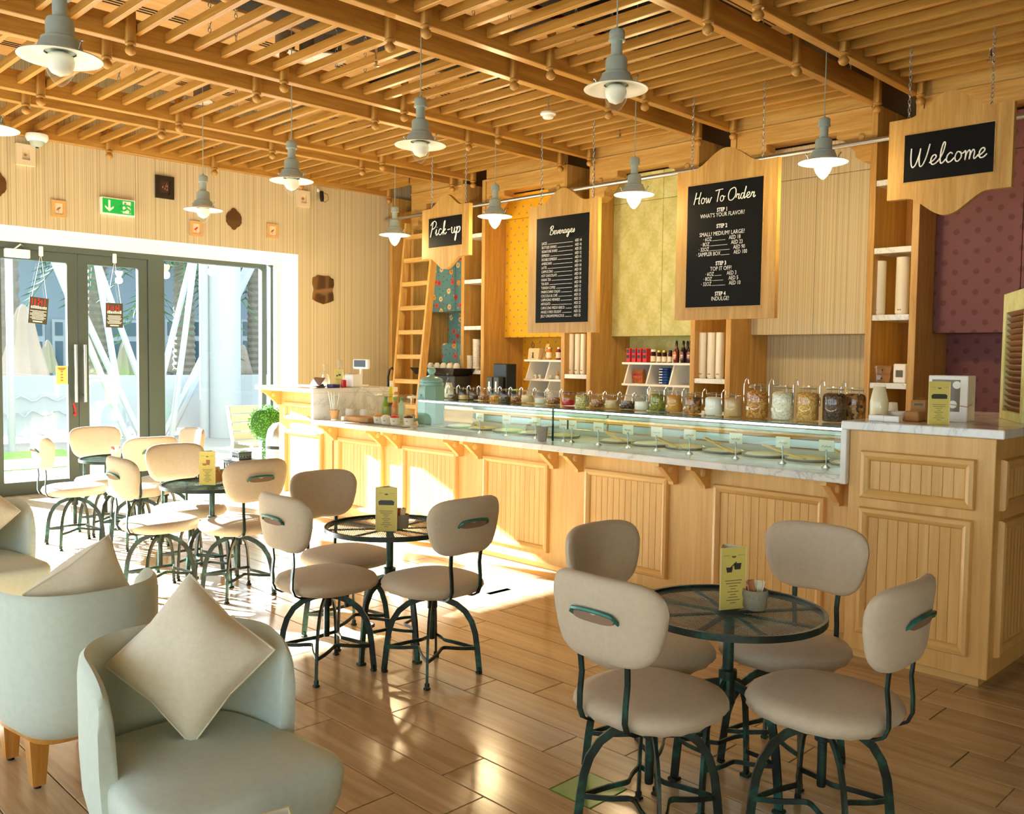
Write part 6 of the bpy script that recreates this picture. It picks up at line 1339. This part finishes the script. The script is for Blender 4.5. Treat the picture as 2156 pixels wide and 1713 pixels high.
# palm trees
bark = plain('palm_bark', srgb(100,94,84), .9, noise=.2, nscale=6); frond = plain('palm_frond', srgb(58,92,58), .8)
def palm(px, X, H, lab, r=.28):
    y = at(px, 760, 0, X)[1]; t = thing('palm_tree', lab, 'palm tree', (X, y, GZ), 0, 'palm trees outside'); pr = []
    for i in range(24): z = H*i/24; pr += [(r*(1.05-.2*i/24), z), (r*(.92-.2*i/24), z+H/48)]
    part('trunk', MB().lathe(pr, n=12), bark, t, 30); rr = random.Random(int(px))
    for k in range(16):
        a = 2*math.pi*k/16+rr.uniform(-.1, .1); e = rr.uniform(-.5, .9); L = rr.uniform(1.8, 2.4); m = MB(); pts = []
        for i in range(8): u = i/7; pts.append(Vector((math.cos(a)*L*u, math.sin(a)*L*u, H+L*(e*u-.75*u*u*1.1))))
        m.tube(pts, [.03*(1-.8*i/7) for i in range(8)], 5); sd_ = Vector((-math.sin(a), math.cos(a), 0))
        for i in range(1, 8):
            for sg in (-1, 1):
                for f in (0, .5):
                    p = pts[i]-(pts[i]-pts[i-1])*f; q = p+sd_*sg*.42*(1-.06*i)+Vector((math.cos(a)*.25, math.sin(a)*.25, -.18)); w = (pts[i]-pts[i-1])*.10
                    m.add([p-w, p+w, q], [(0, 1, 2)])
        part('frond', m, frond, t)
palm(12, -24, 7.5, 'palm trunk outside behind the left edge of the door', .35); palm(205, -30, 5.2, 'palm tree outside behind the right door leaf', .36); palm(388, -26, 4.4, 'palm tree outside behind the shop window', .34); palm(538, -33, 6.0, 'palm tree outside at the right of the shop window', .34)
# shops across the plaza: facade with shopfronts
XB = -36.0; t = thing('shop_building', 'long pale shop building across the plaza outside', 'building', (XB-3, 20, GZ))
yA, yB = at(-60, 740, 0, XB)[1], at(700, 740, 0, XB)[1]
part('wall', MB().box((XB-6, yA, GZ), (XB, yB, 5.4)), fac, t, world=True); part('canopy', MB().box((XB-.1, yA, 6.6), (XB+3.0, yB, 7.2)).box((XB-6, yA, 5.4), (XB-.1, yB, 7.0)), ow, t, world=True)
k = 0
for pa, pb in ((20, 92), (108, 135), (175, 215), (222, 290), (345, 380), (392, 440), (505, 533), (560, 600)):
    a, b = at(pa, 700, 0, XB)[1], at(pb, 700, 0, XB)[1]; zt = at(pa, 672, 0, XB)[2]; zm = at(pa, 712, 0, XB)[2]
    w = part('shopfront', MB().box((XB, a, GZ), (XB+.12, b, zt)), ow, t, world=True)
    part('signboard', MB().box((XB+.12, a+.1, zm+.12), (XB+.16, b-.1, zt-.1)), gl_w, w, world=True); part('pane', MB().box((XB+.12, a+.1, .1), (XB+.16, b-.1, zm-.1)), gl_w, w, world=True)
single('hedge_row', MB().box((-27.2, at(20, 790, 0, -27)[1], GZ), (-26.4, at(450, 790, 0, -27)[1], .55)), green_lf, 'low clipped hedge outside across the plaza', 'hedge', kind='stuff')
# ------------------------------------------------------------------ just inside / outside the shop window
X = -8.6; c = at(562, 890, 0, X); leaf_rng = random.Random(11)
t = thing('topiary_ball', 'round green topiary ball on a leafy stem by the window', 'topiary', (X, c[1], 0)); z0 = c[2]; R_ = .185
core = MB().ball((0, 0, z0), R_*.9, 16, 10); part('ball_core', core, plain('leaf_dark', srgb(60,110,36), .8), t, 60); m = MB()
def leaves(m, cx, cz, R, n, flat=1.0):
    for i in range(n):
        u = leaf_rng.uniform(-1, 1); a = leaf_rng.uniform(0, 6.283); s_ = math.sqrt(1-u*u); d = Vector((s_*math.cos(a), s_*math.sin(a), u)); p = Vector((cx, 0, cz))+d*R*leaf_rng.uniform(.9, 1.04)
        e = d.orthogonal().normalized(); e.rotate(Matrix.Rotation(leaf_rng.uniform(0, 6.28), 3, d)); f = d.cross(e); L = .017
        q = d*leaf_rng.uniform(.2, .9)*L; m.add([p, p+e*L*.5+f*L*.35+q*.6, p+e*L+q, p+e*L*.5-f*L*.35+q*.6], [(0, 1, 2, 3)])
leaves(m, 0, z0, R_, 1700); part('leaves', m, green_lf, t, kind='stuff')
part('stem', MB().tube([(0, 0, .28), (.01, 0, z0-R_*.8)], .012, 8), bark, t, 40); m = MB()
for i in range(5): leaves(m, 0, .34+.07*i, .045, 90)
part('ivy', m, green_lf, t, kind='stuff'); part('pot', MB().lathe([(.10, 0), (.13, .26), (.14, .28), (.12, .28), (.11, .25)], n=20), white_g, t, 50)
# steel swing-top bin at the counter end
p = fl(578, 1030); t = thing('waste_bin', 'round steel waste bin with a dark band at the counter end', 'bin', (-7.86, 4.62, 0)); 
part('body', MB().lathe([(.15, 0), (.155, .01), (.155, .54)], n=28), steel, t, 50); part('band', MB().lathe([(.158, .54), (.158, .57)], n=28), black, t, 50); part('dome', MB().lathe([(.156, .57), (.154, .64), (.135, .72), (.09, .78), (.004, .80)], n=28), steel, t, 60)
# white slatted bench and stacked chairs outside the shop window
X = -11.2; a, b = at(478, 854, 0, X), at(565, 854, 0, X); slatm = plain('weathered_slats', srgb(126,122,104), .7)
t = thing('slatted_chair', 'pale slatted outdoor chair outside behind the topiary', 'chair', (X, (a[1]+b[1])/2, GZ))
zt = a[2]; y0, y1 = a[1], b[1]
for k in range(5): part('back_slat', MB().cbox((X+.03*k, y0+.03, zt-.115*(k+1)+.012), (X+.03*k+.03, y1-.03, zt-.115*k), .004), slatm, t, world=True)
for y in (y0, y1-.03): part('frame_post', MB().tube([(X-.03, y+.015, zt), (X+.12, y+.015, .30), (X+.05, y+.015, GZ)], .022, 8), white_g, t, 40, world=True); part('front_leg', MB().tube([(X+.62, y+.015, .30), (X+.62, y+.015, GZ)], .022, 8), white_g, t, 40, world=True)
for k in range(5): part('seat_slat', MB().cbox((X+.14+.10*k, y0+.03, .27), (X+.23+.10*k, y1-.03, .30), .004), slatm, t, world=True)
X = -9.0; a, b = at(484, 968, 0, X), at(534, 968, 0, X)
t = thing('lantern_box', 'black lattice lantern box behind the third table, lower and larger one', 'lantern', (X, (a[1]+b[1])/2, 0)); y0, y1 = -.13, .13; H = a[2]
def crate(t, hw, z0, z1, n):
    fr = MB()
    for x in (-hw, hw-.012):
        fr.box((x, -hw, z1-.03), (x+.012, hw, z1)).box((x, -hw, z0), (x+.012, hw, z0+.02))
        for i in range(n+1): y = -hw+(2*hw-.014)*i/n; fr.box((x, y, z0+.02), (x+.012, y+.014, z1-.03))
    for y in (-hw, hw-.012):
        fr.box((-hw+.012, y, z1-.03), (hw-.012, y+.012, z1)).box((-hw+.012, y, z0), (hw-.012, y+.012, z0+.02))
        for i in range(1, n): x = -hw+(2*hw-.014)*i/n; fr.box((x, y, z0+.02), (x+.014, y+.012, z1-.03))
    part('lattice', fr, black, t); part('lid', MB().cbox((-hw-.006, -hw-.006, z1), (hw+.006, hw+.006, z1+.012), .003), black, t); part('candle', MB().lathe([(.03, z0+.02), (.03, z0+.10)], n=12), white_g, t, 50)
crate(t, .14, 0, H-.012, 5)
t = thing('lantern_box', 'black lattice lantern box behind the third table, upper and smaller one', 'lantern', (X, (a[1]+b[1])/2, H+.0005)); crate(t, .075, 0, at(500, 953, 0, X)[2]-H, 4)
